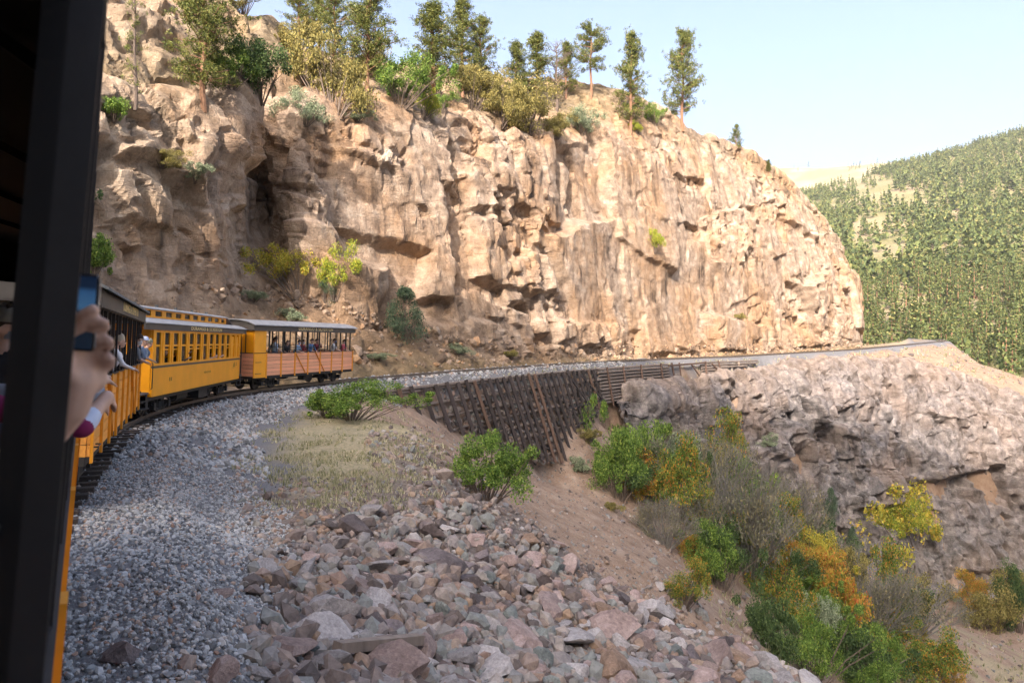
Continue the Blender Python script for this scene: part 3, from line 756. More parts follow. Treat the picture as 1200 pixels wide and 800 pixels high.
    for z in (0.95, 1.55): gi.tube([(-h+0.12, -1.24, z), (-h+0.12, -1.32, z), (-h+0.5, -1.32, z), (-h+0.5, -1.24, z)], 0.013, 6)
    gi.build('grab_iron', M_blk, R)
    bw = MB(); bw.tube([(h+0.09, 0.3, 0.8), (h+0.09, 0.3, 2.4)], 0.018, 6)
    bw.tube([(h+0.12, 0.3+0.2*math.cos(a), 2.4+0.2*math.sin(a)) for a in np.linspace(0, 2*math.pi, 13)], 0.016, 6, False)
    bw.build('brake_wheel', M_blk, R)
    for sx in (-1, 1): truck(R, sx*0.32*L); coupler(R, sx*h, sx)
    if closed_end:
        c = MB(); x1 = -h+1.0
        c.box(((-h+x1)/2, -1.215, 1.98), (x1+h, 0.05, 2.5)); c.build('closed_panel', M_yel, R)
        MB().box((-h+0.03, 0, 2.62), (0.04, 2.3, 1.17)).build('end_panel', M_yel, R)
        MB().box((x1, -0.9, 2.62), (0.04, 0.6, 1.17)).build('partition', M_yel, R)
        MB().box(((-h+x1)/2, -1.244, 2.03), (x1+h, 0.012, 0.03)).build('trim', M_blk, R)
    return R

def coach(M, L, label):
    R = empty('coach_car'); R.matrix_world = M; tag(R, label, 'railway car')
    h = L/2; nb = 13; pit = L/nb
    u = MB(); u.box((0, 0, 0.7), (L+1.6, 1.5, 0.16)); u.box((0, -1.0, 0.72), (L, 0.2, 0.16)); u.box((0, 1.0, 0.72), (L, 0.2, 0.16)); u.build('underframe', M_und, R)
    for y in (-0.6, 0.6): MB().tube([(-h, y, 0.62), (-h*0.4, y, 0.36), (h*0.4, y, 0.36), (h, y, 0.62)], 0.025, 6).build('truss_rod', M_und, R)
    MB().box((0.9, -0.7, 0.45), (1.3, 0.5, 0.4)).build('battery_box', M_und, R)
    MB().tube([(-1.6, -0.5, 0.45), (-0.3, -0.5, 0.45)], 0.19, 12).build('air_tank', M_und, R)
    MB().tube([(2.4, -0.6, 0.42), (3.0, -0.6, 0.42)], 0.15, 12).build('air_tank', M_und, R)
    MB().box((0, 0, 0.95), (L, 2.3, 0.06)).build('floor', M_fl, R)
    for sy in (-1, 1):
        MB().box((0, sy*1.2, 1.265), (L, 0.06, 0.95)).build('side_panel', M_yel, R)
        MB().box((0, sy*1.215, 1.78), (L, 0.06, 0.07)).build('belt_rail', M_fas, R)
        MB().box((0, sy*1.2, 1.86), (L, 0.06, 0.08)).build('window_sill', M_yel, R)
        MB().box((0, sy*1.2, 2.995), (L, 0.06, 0.09)).build('window_header', M_yel, R)
        MB().box((0, sy*1.28, 3.15), (L+1.9, 0.04, 0.23)).build('letterboard', M_fas, R)
        for k in range(nb+1):
            w = 0.40 if 0 < k < nb else 0.28
            x = -h+k*pit+(0.14 if k == 0 else (-0.14 if k == nb else 0))
            MB().box((x, sy*1.2, 2.425), (w, 0.06, 1.05)).build('window_post', M_yel, R)
            if 0 < k < nb: MB().box((x, sy*1.238, 2.425), (0.07, 0.02, 1.05)).build('batten', M_yel, R)
        for k in range(nb):
            x = -h+(k+0.5)*pit; w = pit-0.40
            fr = MB(); fr.box((x, sy*1.19, 2.5), (w, 0.045, 0.07))
            f = fr.build('window', M_yel, R)
            if k >= nb-2:
                MB().box((x, sy*1.18, 2.7), (w, 0.02, 0.36)).build('blind', M_yel, f); MB().box((x, sy*1.18, 2.18), (w, 0.02, 0.57)).build('blind', M_yel, f)
            else:
                MB().box((x, sy*1.185, 2.74), (w, 0.012, 0.42)).build('pane', M_glass, f)
                if k % 3 == 0 or sy > 0: MB().box((x, sy*1.185, 2.18), (w, 0.012, 0.57)).build('pane', M_glass, f)
                else:
                    MB().box((x, sy*1.175, 2.36), (w, 0.03, 0.05)).build('sash', M_yel, f); MB().box((x, sy*1.175, 2.42), (w, 0.012, 0.1)).build('pane', M_glass, f)
        # side roof slope
    m = MB()
    for sy in (-1, 1):
        pr = [(1.34, 3.27), (1.15, 3.36), (0.9, 3.43), (0.62, 3.47)]
        rows = [[(sx*(h+0.95), sy*y, z) for y, z in pr] for sx in ((1, -1) if sy < 0 else (-1, 1))]
        m.sheet(rows); m.sheet([[(x_, y_, z_-0.03) for x_, y_, z_ in r] for r in rows[::-1]])
        m.box((0, sy*1.33, 3.262), (2*h+1.9, 0.02, 0.02))
    m.build('side_roof', M_roof, R)
    hc = h-0.5
    for sy in (-1, 1):
        w = MB(); w.box((0, sy*0.62, 3.49), (2*hc, 0.05, 0.08)); w.box((0, sy*0.62, 3.745), (2*hc, 0.05, 0.07))
        nw = 10
        for k in range(nw+1):
            x = -hc+2*hc*k/nw; w.box((max(-hc+0.15, min(hc-0.15, x)), sy*0.62, 3.62), (0.42 if 0 < k < nw else 0.3, 0.05, 0.18))
        cw = w.build('clerestory_wall', M_yel, R)
        for k in range(nw):
            x = -hc+2*hc*(k+0.5)/nw
            MB().box((x, sy*0.61, 3.62), (2*hc/nw-0.42, 0.012, 0.18)).build('clerestory_window', M_glass, cw)
    for sx in (-1, 1): MB().box((sx*hc, 0, 3.6), (0.05, 1.2, 0.34)).build('clerestory_end', M_yel, R)
    top = arc_roof(0.74, 3.79, 3.90, 8)
    m = MB(); m.sheet([[(sx*(hc+0.1), y, z) for y, z in top] for sx in (1, -1)]); m.sheet([[(sx*(hc+0.1), y, z-0.04) for y, z in top] for sx in (-1, 1)])
    for (y, z) in (top[0], top[-1]): m.sheet([[(-(hc+0.1), y, z-0.04), (-(hc+0.1), y, z)], [(hc+0.1, y, z-0.04), (hc+0.1, y, z)]])
    m.build('clerestory_roof', M_roof, R)
    for sx in (-1, 1):        # roof hoods over the platforms slope down from the clerestory
        m = MB(); m.sheet([[(sx*(h-0.5), y*1.0, z) for y, z in top][::sx], [(sx*(h+0.95), y*0.95, 3.30+0.12*(1-abs(y)/0.74)) for y, z in top][::sx]])
        m.build('roof_hood', M_roof, R)
    for k in range(5): MB().tube([(-hc+2*hc*(k+0.5)/5, 0, 3.88), (-hc+2*hc*(k+0.5)/5, 0, 4.0)], [0.05, 0.07], 8).build('roof_vent', M_roofd, R)
    for sx in (-1, 1):
        MB().box((sx*h, -0.72, 2.0), (0.05, 0.9, 2.4)).box((sx*h, 0.72, 2.0), (0.05, 0.9, 2.4)).box((sx*h, 0, 3.1), (0.05, 0.54, 0.2)).build('end_wall', M_yel, R)
        MB().box((sx*h, 0, 1.98), (0.035, 0.54, 2.0)).build('end_door', M_brown, R)
        MB().box((sx*(h+0.45), 0, 0.92), (0.9, 2.3, 0.06)).build('platform', M_fl, R)
        r = MB()
        for y in (-1.1, -0.4, 0.4, 1.1): r.tube([(sx*(h+0.86), y, 0.95), (sx*(h+0.86), y, 1.9 if abs(y) < 1 else 3.1)], 0.022, 6)
        r.tube([(sx*(h+0.86), -1.1, 1.9), (sx*(h+0.86), -0.4, 1.9)], 0.02, 6); r.tube([(sx*(h+0.86), 1.1, 1.9), (sx*(h+0.86), 0.4, 1.9)], 0.02, 6)
        r.bar((sx*(h+0.86), -1.1, 0.96), (sx*(h+0.86), 1.1, 0.96), 0.03)
        r.build('platform_railing', M_blk, R)
        for sy in (-1, 1):
            st = MB()
            for k in range(2): st.box((sx*(h+0.4), sy*(1.0+0.06*k), 0.66-0.24*k), (0.7, 0.26, 0.04))
            st.bar((sx*(h+0.06), sy*1.1, 0.4), (sx*(h+0.06), sy*1.1, 0.92), 0.03, 0.2); st.bar((sx*(h+0.76), sy*1.1, 0.4), (sx*(h+0.76), sy*1.1, 0.92), 0.03, 0.2)
            st.build('step', M_und, R)
            MB().tube([(sx*(h+0.03), sy*1.22, 1.05), (sx*(h+0.06), sy*1.26, 1.1), (sx*(h+0.06), sy*1.26, 1.9), (sx*(h+0.03), sy*1.22, 1.95)], 0.016, 6).build('handrail', M_blk, R)
        truck(R, sx*0.34*L); coupler(R, sx*(h+0.85), sx)
    text_part('DURANGO & SILVERTON', 0.2, 0.0, -1.302, 3.15, M_gold, R, sx=1.75)
    # faint markings on the lower panel: number at both ends, a name in the middle, an emblem
    em = MB()
    for k, (dx, dz) in enumerate(((0, 0.0), (0.09, 0.07), (-0.09, 0.05), (0.16, -0.03), (-0.15, -0.05), (0.02, 0.13))): em.box((h-1.05+dx, -1.232, 1.46+dz), (0.13, 0.004, 0.06), Matrix.Rotation(0.5*k, 3, 'Y'))
    em.build('emblem', M_goldd, R)
    bx = MB(); bx.box((h-0.62, -1.232, 1.60), (0.17, 0.004, 0.015)).box((h-0.62, -1.232, 1.48), (0.17, 0.004, 0.015)).box((h-0.70, -1.232, 1.54), (0.015, 0.004, 0.12)).box((h-0.54, -1.232, 1.54), (0.015, 0.004, 0.12))
    bx.build('plate_mark', M_fas, R)
    mk = MB()
    for k in range(6): mk.box((-0.42+k*0.17+0.4, -1.232, 1.36), (0.09, 0.004, 0.09 if k % 2 else 0.07))
    for k in range(2): mk.box((-h+1.7+k*0.17, -1.232, 1.30), (0.10, 0.004, 0.13))
    mk.build('faint_marking', M_goldd, R)
    for sx in (-1, 1): MB().box((sx*(h-0.06), -1.225, 1.3), (0.1, 0.02, 1.0)).build('corner_batten', M_yel, R)
    return R

M1 = car_M(24.8, 9.6, 2.5)
M2 = car_M(39.1, 11.7, 2.0)
M3 = car_M(51.8, 10.4, 2.0)
CAR1 = gondola(M1, 9.6, 'open gondola car with faded orange boards, coupled behind the yellow coach', M_org, roofmat=M_roofd)
CAR2 = coach(M2, 11.7, 'bright yellow wooden coach with rows of windows and a raised clerestory roof')
CAR3 = gondola(M3, 10.4, 'open gondola car with peach boards and a closed yellow end, ahead of the coach', M_pch, closed_end=True)
# own car: its right side plane passes just beside the camera
HD0 = math.radians(-32.0)
_rot0 = Matrix.Rotation(math.pi/2-HD0, 4, 'Z') @ Matrix.Rotation(math.radians(4.4), 4, 'X')
LC0 = 10.6; A_FRONT = 9.7                     # length, and how far ahead of the camera its front end is
# local point (xc, -1.25, CZ) is at the camera, moved in by the gap
_xc = LC0/2-A_FRONT
M0 = Matrix.Translation((0, 0, CZ)) @ _rot0 @ Matrix.Translation((-_xc, 1.25+0.004, -CZ))
CAR0 = gondola(M0, LC0, 'orange gondola car with black posts that passengers reach out of', M_org, letter=False, post_step=0.62, skip_post=(_xc-0.6, _xc, _xc+0.45), roofmat=M_roofd, over=0.0)
# the black post beside the camera, with its worn brown edge
_px = _xc+1.22
MB().box((_px, -1.188, 2.62), (0.047, 0.05, 1.95)).build('post', M_dark, CAR0)
MB().box((_px+0.0305, -1.202, 2.62), (0.014, 0.028, 1.95)).build('post_edge', M_brown, CAR0)
# ================================================================== TIMBER AND RAIL RETAINING WALLS
M_log = plain('old_dark_timber', (0.20, 0.16, 0.13), 0.9, 0.4, 5, 0, 0.5, 0.3, (1, 1, 0.2))
M_rusty = plain('rusty_old_rail', (0.05, 0.04, 0.04), 0.7, 0.35, 6, 0.2, 0.3, 0.25)
M_brownrail = plain('brown_rusty_post', (0.12, 0.075, 0.055), 0.8, 0.35, 6, 0.1, 0.3, 0.2)
WALL = tag(empty('retaining_wall', on_track(58, 3.4, -1)), 'tall dark retaining wall of leaning old rails and timbers holding the track bank', 'retaining wall')
WALL_INV = WALL.matrix_basis.inverted()
def wpt(p): return WALL_INV @ Vector(p)
BAT = 0.24
def wall_pt(s, z, out=0.0):
    """point on the battered face: lower is farther out"""
    return on_track(s, 3.62+(-0.7-z)*BAT+out, z)
def foot_z(s):
    return float(np.interp(s, [56, 60, 66, 72, 78, 84, 88, 92, 96, 100], [-1.7, -2.6, -4.2, -6.2, -8.0, -9.3, -7.6, -6.2, -5.0, -4.2]))
rnd = random.Random(12)
# horizontal timbers behind
for k, z in enumerate(np.arange(-0.9, -9.0, -1.05)):
    s0 = 56.5; runs = []
    ss_ = np.arange(56.5, 99.5, 0.5); okk = [q for q in ss_ if foot_z(q) < z-0.1]
    if len(okk) < 3: continue
    a = okk[0]
    while a < okk[-1]-0.4:
        e = min(a+rnd.uniform(4.5, 8.0), okk[-1])
        m_ = MB(); nseg = max(2, int((e-a)/2)+1); pr = [wpt(wall_pt(q, z+0.03*math.sin(q), -0.16)) for q in np.linspace(a, e, nseg)]
        m_.tube(pr, 0.105+rnd.uniform(-0.02, 0.02), 6); m_.build('timber', M_log, WALL)
        a = e+0.08
# leaning rails in front
s = 57.0
while s < 97.5:
    zf = foot_z(s)-0.5
    dip = rnd.uniform(-0.5, 0.5)
    lean = 1.5+rnd.uniform(-0.2, 0.2)
    m_ = MB(); m_.bar(wpt(wall_pt(s, -0.62+rnd.uniform(-0.12, 0.18), 0.12)), wpt(wall_pt(s+lean*(-zf)/8, zf, 0.12)), 0.27, 0.26)
    m_.build('upright', M_rusty if rnd.random() < 0.75 else M_brownrail, WALL)
    s += 1.7 if s < 66 else 1.35
# bracing at the right end
for a, b_ in (((90, -1.0), (95, -5.6)), ((93, -1.0), (98.4, -4.6)), ((88, -4.4), (98, -4.2)), ((89, -6.4), (97, -5.2))):
    MB().bar(wpt(wall_pt(a[0], a[1], 0.2)), wpt(wall_pt(b_[0], b_[1], 0.2)), 0.15, 0.15).build('brace', M_rusty, WALL)
MB().tube([wpt(wall_pt(q, -0.68, -0.1)) for q in np.arange(56, 99.6, 1.5)], 0.14, 6).build('top_timber', M_log, WALL)

CRIB = tag(empty('log_crib_wall', on_track(100, 3.4, -1)), 'low brown log crib wall with posts under the track edge, next to the bare rock', 'retaining wall')
CI = CRIB.matrix_basis.inverted()
def cpt(s, z, out=0.0): return CI @ on_track(s, 3.55+(-0.7-z)*0.12+out, z)
def crib(s0, s1, zb0, zb1, zt=-0.75):
    z = zt
    while z > min(zb0, zb1):
        ok = [q for q in np.arange(s0, s1+0.1, 0.5) if np.interp(q, [s0, s1], [zb0, zb1]) < z]
        if len(ok) > 2:
            MB().tube([cpt(q, z+0.03*math.sin(q*2+z)) for q in np.linspace(ok[0]+rnd.uniform(0, 0.4), ok[-1]-rnd.uniform(0, 0.4), 8)], 0.15, 6).build('log', M_log, CRIB)
        z -= 0.40
crib(98.5, 121, -5.0, -4.2); crib(131.5, 141, -4.4, -2.2); crib(138, 152, -1.9, -1.5, -0.8)
for s in (101, 106, 111.5, 118, 121.5, 124, 133, 137.5):
    MB().bar(cpt(s, -0.5, 0.22), cpt(s+rnd.uniform(-0.3, 0.9), -5.2 if s < 125 else -4.2, 0.25), 0.2, 0.2).build('post', M_brownrail, CRIB)
MB().bar(cpt(120.5, -0.9, 0.2), cpt(133, -0.75, 0.2), 0.26, 0.26).build('beam', M_brownrail, CRIB)
MB().bar(cpt(128, -0.9, 0.3), cpt(131, -3.8, 0.6), 0.17, 0.17).build('brace', M_brownrail, CRIB)
MB().bar(cpt(135, -0.9, 0.3), cpt(140, -4.6, 0.8), 0.17, 0.17).build('brace', M_brownrail, CRIB)

# broken rock packed behind the timbers
fs_ = rs0 = np.random.default_rng(3); n_ = 2600
s_ = rs0.uniform(56.5, 99, n_); z_ = rs0.uniform(-9.8, -0.8, n_); fz = np.array([foot_z(q) for q in s_]); k_ = z_ > fz-0.3
FILL = [(float(a), float(b_)) for a, b_ in zip(s_[k_], z_[k_])]
# ================================================================== STONES
rs = np.random.default_rng(21)
def stone_mesh(seed, sub=2, jag=0.35, flat=0.75, cuts=9):
    """angular stone: a ball cut by random planes, so that it has flat faces and sharp edges"""
    r = np.random.default_rng(seed); import bmesh
    bm = bmesh.new(); bmesh.ops.create_icosphere(bm, subdivisions=sub, radius=1.0)
    pl = r.normal(size=(cuts, 3)); pl /= np.linalg.norm(pl, axis=1)[:, None]; off = r.uniform(0.34, 0.70, cuts)
    for v in bm.verts:
        p = np.array(v.co)
        for n_, o_ in zip(pl, off):
            k = p@n_-o_
            if k > 0: p = p-n_*k
        p *= np.array([1.25, 1.0, flat]); p += r.normal(size=3)*0.02*jag
        v.co = p
    bmesh.ops.dissolve_limit(bm, angle_limit=0.10, verts=bm.verts[:], edges=bm.edges[:])
    me = bpy.data.meshes.new('rock'); bm.to_mesh(me); bm.free()
    return me
def stone_np(seed, cuts=6):
    """small stone as arrays (20 to 80 triangles)"""
    import bmesh
    r = np.random.default_rng(seed); bm = bmesh.new(); bmesh.ops.create_icosphere(bm, subdivisions=1, radius=1.0)
    V = np.array([v.co[:] for v in bm.verts]); Fc = np.array([[v.index for v in f.verts] for f in bm.faces]); bm.free()
    pl = r.normal(size=(cuts, 3)); pl /= np.linalg.norm(pl, axis=1)[:, None]
    for n_ in pl:
        k = V@n_-r.uniform(0.45, 0.8); V = V-np.where(k > 0, k, 0)[:, None]*n_
    return V*np.array([1.2, 1.0, 0.75]), Fc
def rotm(n):
    q = rs.normal(size=(n, 4)); q /= np.linalg.norm(q, axis=1)[:, None]
    w, x, y, z = q.T
    return np.stack([np.stack([1-2*(y*y+z*z), 2*(x*y-z*w), 2*(x*z+y*w)], 1), np.stack([2*(x*y+z*w), 1-2*(x*x+z*z), 2*(y*z-x*w)], 1), np.stack([2*(x*z-y*w), 2*(y*z+x*w), 1-2*(x*x+y*y)], 1)], 1)
def scatter(name, pos, size, mat, nvar=6, seed=0, kind='stuff', upright=False):
    vs, fs, base = [], [], 0
    var = rs.integers(0, nvar, len(pos))
    for k in range(nvar):
        V, Fc = stone_np(seed+k); m = np.where(var == k)[0]
        if not len(m): continue
        R = rotm(len(m)); W_ = np.einsum('nij,vj->nvi', R, V)*size[m][:, None, None]+pos[m][:, None, :]
        vs.append(W_.reshape(-1, 3)); fs.append((Fc[None]+(np.arange(len(m))*len(V))[:, None, None]).reshape(-1, 3)+base); base += len(m)*len(V)
    me = mesh_np(name, np.concatenate(vs), np.concatenate(fs))
    return tag(obj(name, me, mat), kind=kind)

M_bal = island('ballast_stone', [(0.0, (0.10, 0.105, 0.11)), (0.18, (0.23, 0.24, 0.245)), (0.4, (0.36, 0.37, 0.375)), (0.6, (0.45, 0.46, 0.47)), (0.72, (0.31, 0.335, 0.345)), (0.84, (0.48, 0.47, 0.45)), (0.93, (0.40, 0.31, 0.25)), (1.0, (0.30, 0.19, 0.14))])
M_rub = island('rubble_stone', [(0.0, (0.10, 0.085, 0.08)), (0.2, (0.22, 0.175, 0.155)), (0.4, (0.28, 0.255, 0.245)), (0.55, (0.21, 0.225, 0.215)), (0.7, (0.32, 0.28, 0.25)), (0.85, (0.28, 0.195, 0.155)), (0.94, (0.30, 0.215, 0.15)), (1.0, (0.42, 0.39, 0.37))], grain=9)
# ballast along the track: dense near, coarser beyond
def ballast(name, s0, s1, q0, q1, n, size, seed):
    s = rs.uniform(s0, s1, n); q = rs.uniform(q0, q1, n)
    x = np.interp(s, TS, TX); y = np.interp(s, TS, TY); t = np.interp(s, TS, TH)
    x = x+np.cos(t)*q; y = y-np.sin(t)*q
    edge = fbm(np.c_[x, y, x*0]*0.6, 3, 5)*1.2
    ok = (q < 4.3+edge) & (y > 2.5)
    x, y = x[ok], y[ok]
    z = ground(x, y); sz = size*rs.lognormal(0, 0.28, len(x))
    scatter(name, np.c_[x, y, z+sz*0.25], sz, M_bal, 6, seed)
ballast('ballast', 4, 26, 0.9, 5.0, 30000, 0.028, 100)
ballast('ballast', 26, 60, 0.9, 4.6, 6500, 0.066, 120)
ballast('ballast', 60, 110, -2.6, 3.5, 2600, 0.11, 140)
ballast('ballast', 4, 60, -1.4, 0.9, 3000, 0.06, 160)

# the rubble heap: 300 boulders one by one, the rest as one mass
def heap_points(n, spread):
    out = []
    while len(out) < n:
        u = rs.uniform(200, 1000, 4000); v = rs.uniform(520, 830, 4000)
        # rubble area in the photograph: right of the ballast, below the grass, up to the crest
        lo = np.interp(u, [200, 280, 420, 520, 640, 760, 900, 1000], [760, 640, 590, 560, 615, 690, 770, 815])
        ok = (v > lo+rs.normal(size=4000)*8)
        den = np.clip((u-270)/130, 0.03, 1)*np.clip(0.35+(v-lo)/90, 0.35, 1)
        ok &= rs.random(4000) < den*spread
        for a, b_ in zip(u[ok], v[ok]): out.append((a, b_))
    return out[:n]
def cast(uv, d0=5, d1=45):
    uv = np.array(uv); d = np.arange(d0, d1, 0.12)
    res = []
    for a in range(0, len(uv), 400):
        q = uv[a:a+400]
        X = (q[:, 0:1]-600)/F*d; Z = CZ+(400-q[:, 1:2])/F*d; Y = np.broadcast_to(d, X.shape)
        H = ground_fast(X.ravel(), Y.ravel()).reshape(X.shape)
        k = np.argmax(H > Z, 1); ok = H[np.arange(len(q)), k] > Z[np.arange(len(q)), k]
        for i in np.where(ok)[0]: res.append((X[i, k[i]], d[k[i]], H[i, k[i]], q[i, 0], q[i, 1]))
    return np.array(res)
_gzg = gz.reshape(len(gy), len(gx))
def ground_fast(x, y):
    """height read from the ground mesh by bilinear interpolation"""
    i = np.clip(np.searchsorted(gx, x)-1, 0, len(gx)-2); j = np.clip(np.searchsorted(gy, y)-1, 0, len(gy)-2)
    fx = (x-gx[i])/(gx[i+1]-gx[i]); fy = (y-gy[j])/(gy[j+1]-gy[j])
    return (_gzg[j, i]*(1-fx)+_gzg[j, i+1]*fx)*(1-fy)+(_gzg[j+1, i]*(1-fx)+_gzg[j+1, i+1]*fx)*fy

def rockmat(name, a, b_, c, sp=(0.5, 0.46, 0.42)):
    m, n, l, bs = new_mat(name)
    g = n.new('ShaderNodeTexCoord').outputs['Object']; oi = n.new('ShaderNodeObjectInfo').outputs['Random']
    va = n.new('ShaderNodeVectorMath'); va.operation = 'ADD'; l.new(g, va.inputs[0])
    sc_ = n.new('ShaderNodeMath'); sc_.operation = 'MULTIPLY'; sc_.inputs[1].default_value = 40; l.new(oi, sc_.inputs[0]); l.new(sc_.outputs[0], va.inputs[1])
    t1 = noise_node(n, l, 1.3, 7, 0.7, va.outputs[0]); t2 = noise_node(n, l, 7.0, 5, 0.75, va.outputs[0])
    r = ramp(n, [(0.3, a), (0.5, b_), (0.72, c)]); l.new(t1.outputs[0], r.inputs[0])
    k = ramp(n, [(0.3, (0.65, 0.65, 0.65)), (0.7, (1.3, 1.28, 1.25))]); l.new(t2.outputs[0], k.inputs[0])
    c1 = mixc(n, l, 1.0, r.outputs[0], k.outputs[0], 'MULTIPLY')
    k2 = ramp(n, [(0.62, (0, 0, 0)), (0.74, (0.8, 0.8, 0.8))]); l.new(t2.outputs[0], k2.inputs[0])
    c1 = mixc(n, l, k2.outputs[0], c1, sp)
    hs = n.new('ShaderNodeHueSaturation'); mr = n.new('ShaderNodeMapRange'); mr.inputs[3].default_value = 0.6; mr.inputs[4].default_value = 1.3
    l.new(oi, mr.inputs[0]); l.new(mr.outputs[0], hs.inputs['Value']); l.new(c1, hs.inputs['Color'])
    l.new(hs.outputs[0], bs.inputs['Base Color']); bs.inputs['Roughness'].default_value = 0.85; bs.inputs['Specular IOR Level'].default_value = 0.3
    bump(n, l, bs, t2.outputs[0], 0.6, 0.05)
    return m
RM = [('angular grey boulder with a pale speckled face in the rubble slope', rockmat('grey_boulder', (0.23, 0.21, 0.205), (0.35, 0.325, 0.315), (0.45, 0.42, 0.405)), 0.36),
      ('brownish pink boulder with sharp edges in the rubble slope', rockmat('pink_boulder', (0.20, 0.145, 0.13), (0.32, 0.24, 0.215), (0.43, 0.345, 0.31)), 0.34),
      ('purplish dark boulder with flat faces in the rubble slope', rockmat('dark_boulder', (0.10, 0.085, 0.085), (0.18, 0.15, 0.15), (0.26, 0.22, 0.215)), 0.17),
      ('orange brown stained boulder in the rubble slope', rockmat('orange_boulder', (0.17, 0.115, 0.085), (0.27, 0.185, 0.13), (0.37, 0.27, 0.20)), 0.08),
      ('greenish grey stone among the boulders of the rubble slope', rockmat('green_boulder', (0.13, 0.15, 0.14), (0.22, 0.245, 0.23), (0.33, 0.35, 0.33)), 0.07)]
rock_vars = {}
for ci, (lab, m, pr) in enumerate(RM):
    for k in range(5):
        me_ = stone_mesh(300+ci*10+k, 2, 0.5, rs.uniform(0.42, 0.88), 9); me_.materials.append(m); rock_vars[ci, k] = me_
placed = []
def put_rock(x, y, z, size, ci, label=None, rot=None, scale=None, grp=True):
    o = obj('boulder', rock_vars[ci, int(rs.integers(0, 5))])
    o.location = (x, y, z+size*0.24); o.rotation_euler = rot or tuple(rs.uniform(-0.6, 0.6, 2))+(rs.uniform(0, 6.28),)
    o.scale = scale or tuple(size*rs.uniform(0.78, 1.2, 3))
    if not label:
        sx_, sy_, sz_ = o.scale; flat_ = sz_/max(sx_, sy_)
        shp = 'flat slab' if flat_ < 0.78 else ('blocky boulder' if flat_ < 1.05 else 'upright wedge of rock')
        big = 'small' if size < 0.17 else ('medium sized' if size < 0.27 else 'large')
        qx = float(tq([x], [y])[0][0])
        where = 'beside the ballast' if qx < 5.2 else ('below the dry grass' if y > 15.5 else ('near the fallen timber' if abs(x+1.2)+abs(y-8.2) < 2.2 else ('on the crest above the ravine' if x > 2.0 else 'in the middle of the rubble slope')))
        label_ = big+' '+['speckled grey', 'pinkish brown', 'purplish dark', 'orange stained', 'greenish grey'][ci]+' '+shp+' '+where
    else: label_ = label
    tag(o, label_, 'boulder', None if label else ['grey boulders of the rubble slope', 'pink brown boulders of the rubble slope', 'dark boulders of the rubble slope', 'orange boulders of the rubble slope', 'greenish stones of the rubble slope'][ci])
    placed.append((x, y, size)); return o
# a few boulders that stand out
for (u, v, r_, ci, lab) in [(622, 640, 0.42, 3, 'large smooth orange brown block resting on the crest of the rubble slope'),
                            (420, 622, 0.40, 2, 'tall pointed dark grey slab standing up in the middle of the rubble slope'),
                            (375, 755, 0.33, 0, 'broad grey block with a square face beside the fallen timber'),
                            (745, 700, 0.55, 1, 'large brown wedge leaning on the crest among grey blocks'),
                            (680, 760, 0.5, 0, 'big speckled grey block at the foot of the rubble crest'),
                            (150, 778, 0.22, 2, 'flat dark stone lying alone on the blue grey ballast')]:
    p = cast([(u, v)])
    if len(p): put_rock(p[0][0], p[0][1], p[0][2], r_, ci, lab)
# fallen timber
p = cast([(395, 782), (492, 772)])
if len(p) == 2:
    a, b_ = Vector(p[0][:3]), Vector(p[1][:3]); a.z += 0.22; b_.z += 0.26
    bm_ = MB(); bm_.bar(a, b_, 0.15, 0.12); tag(bm_.build('fallen_timber', M_log), 'old brown squared timber lying among the boulders', 'timber')
cand = cast(heap_points(3400, 1.0))
cand = cand[np.argsort(-(cand[:, 4]+rs.normal(size=len(cand))*60))]
cum = np.cumsum([m[2] for m in RM])
nb = 0; small = []
for x, y, z, u, v in cand:
    base = np.interp(v, [560, 640, 800], [0.21, 0.275, 0.26])*np.clip(0.55+(u-330)/500, 0.45, 1.25)
    r_ = base*rs.lognormal(-0.05, 0.5)
    r_ = min(r_, 0.55)
    if nb < 294 and r_ > 0.13 and all((x-a)**2+(y-b_)**2 > (0.62*(r_+c))**2 for a, b_, c in placed):
        put_rock(x, y, z, r_, int(np.searchsorted(cum, rs.random()*0.999))); nb += 1
    else: small.append((x, y, z))
small = np.array(small)
sz = np.clip(rs.lognormal(-2.4, 0.5, len(small)), 0.03, 0.22)
scatter('rubble', np.c_[small[:, 0], small[:, 1], small[:, 2]+sz*0.3], sz, M_rub, 6, 400)
# pebbles and chips over the heap, the scree and the plateau
def chips(name, n, ur, vr, smean, d1=90, seed=500, cond=None):
    u = rs.uniform(*ur, n); v = rs.uniform(*vr, n); p = cast(np.c_[u, v], 5, d1)
    if cond is not None: p = p[cond(p)]
    sz = smean*rs.lognormal(0, 0.45, len(p)); scatter(name, np.c_[p[:, 0], p[:, 1], p[:, 2]+sz*0.2], sz, M_rub, 6, seed)
chips('rubble', 12000, (180, 980), (560, 815), 0.045, 40, 500, lambda p: tq(p[:, 0], p[:, 1])[0] > 3.6)
chips('rubble', 4500, (430, 800), (500, 720), 0.075, 90, 520, lambda p: p[:, 1] > 20)
chips('rubble', 1800, (760, 1200), (560, 800), 0.16, 110, 540, lambda p: p[:, 1] > 25)

fp_ = np.array([tuple(wall_pt(a, b_, -0.42)) for a, b_ in FILL]); sz = rs.uniform(0.14, 0.34, len(fp_))
o = scatter('rock_fill', fp_, sz, M_rub, 6, 620); o.parent = WALL; o.matrix_parent_inverse = WALL.matrix_basis.inverted()

chips('rubble', 700, (860, 1200), (404, 450), 0.22, 200, 560, lambda p: (p[:, 1] > 100) & (tq(p[:, 0], p[:, 1])[0] > 3.0))
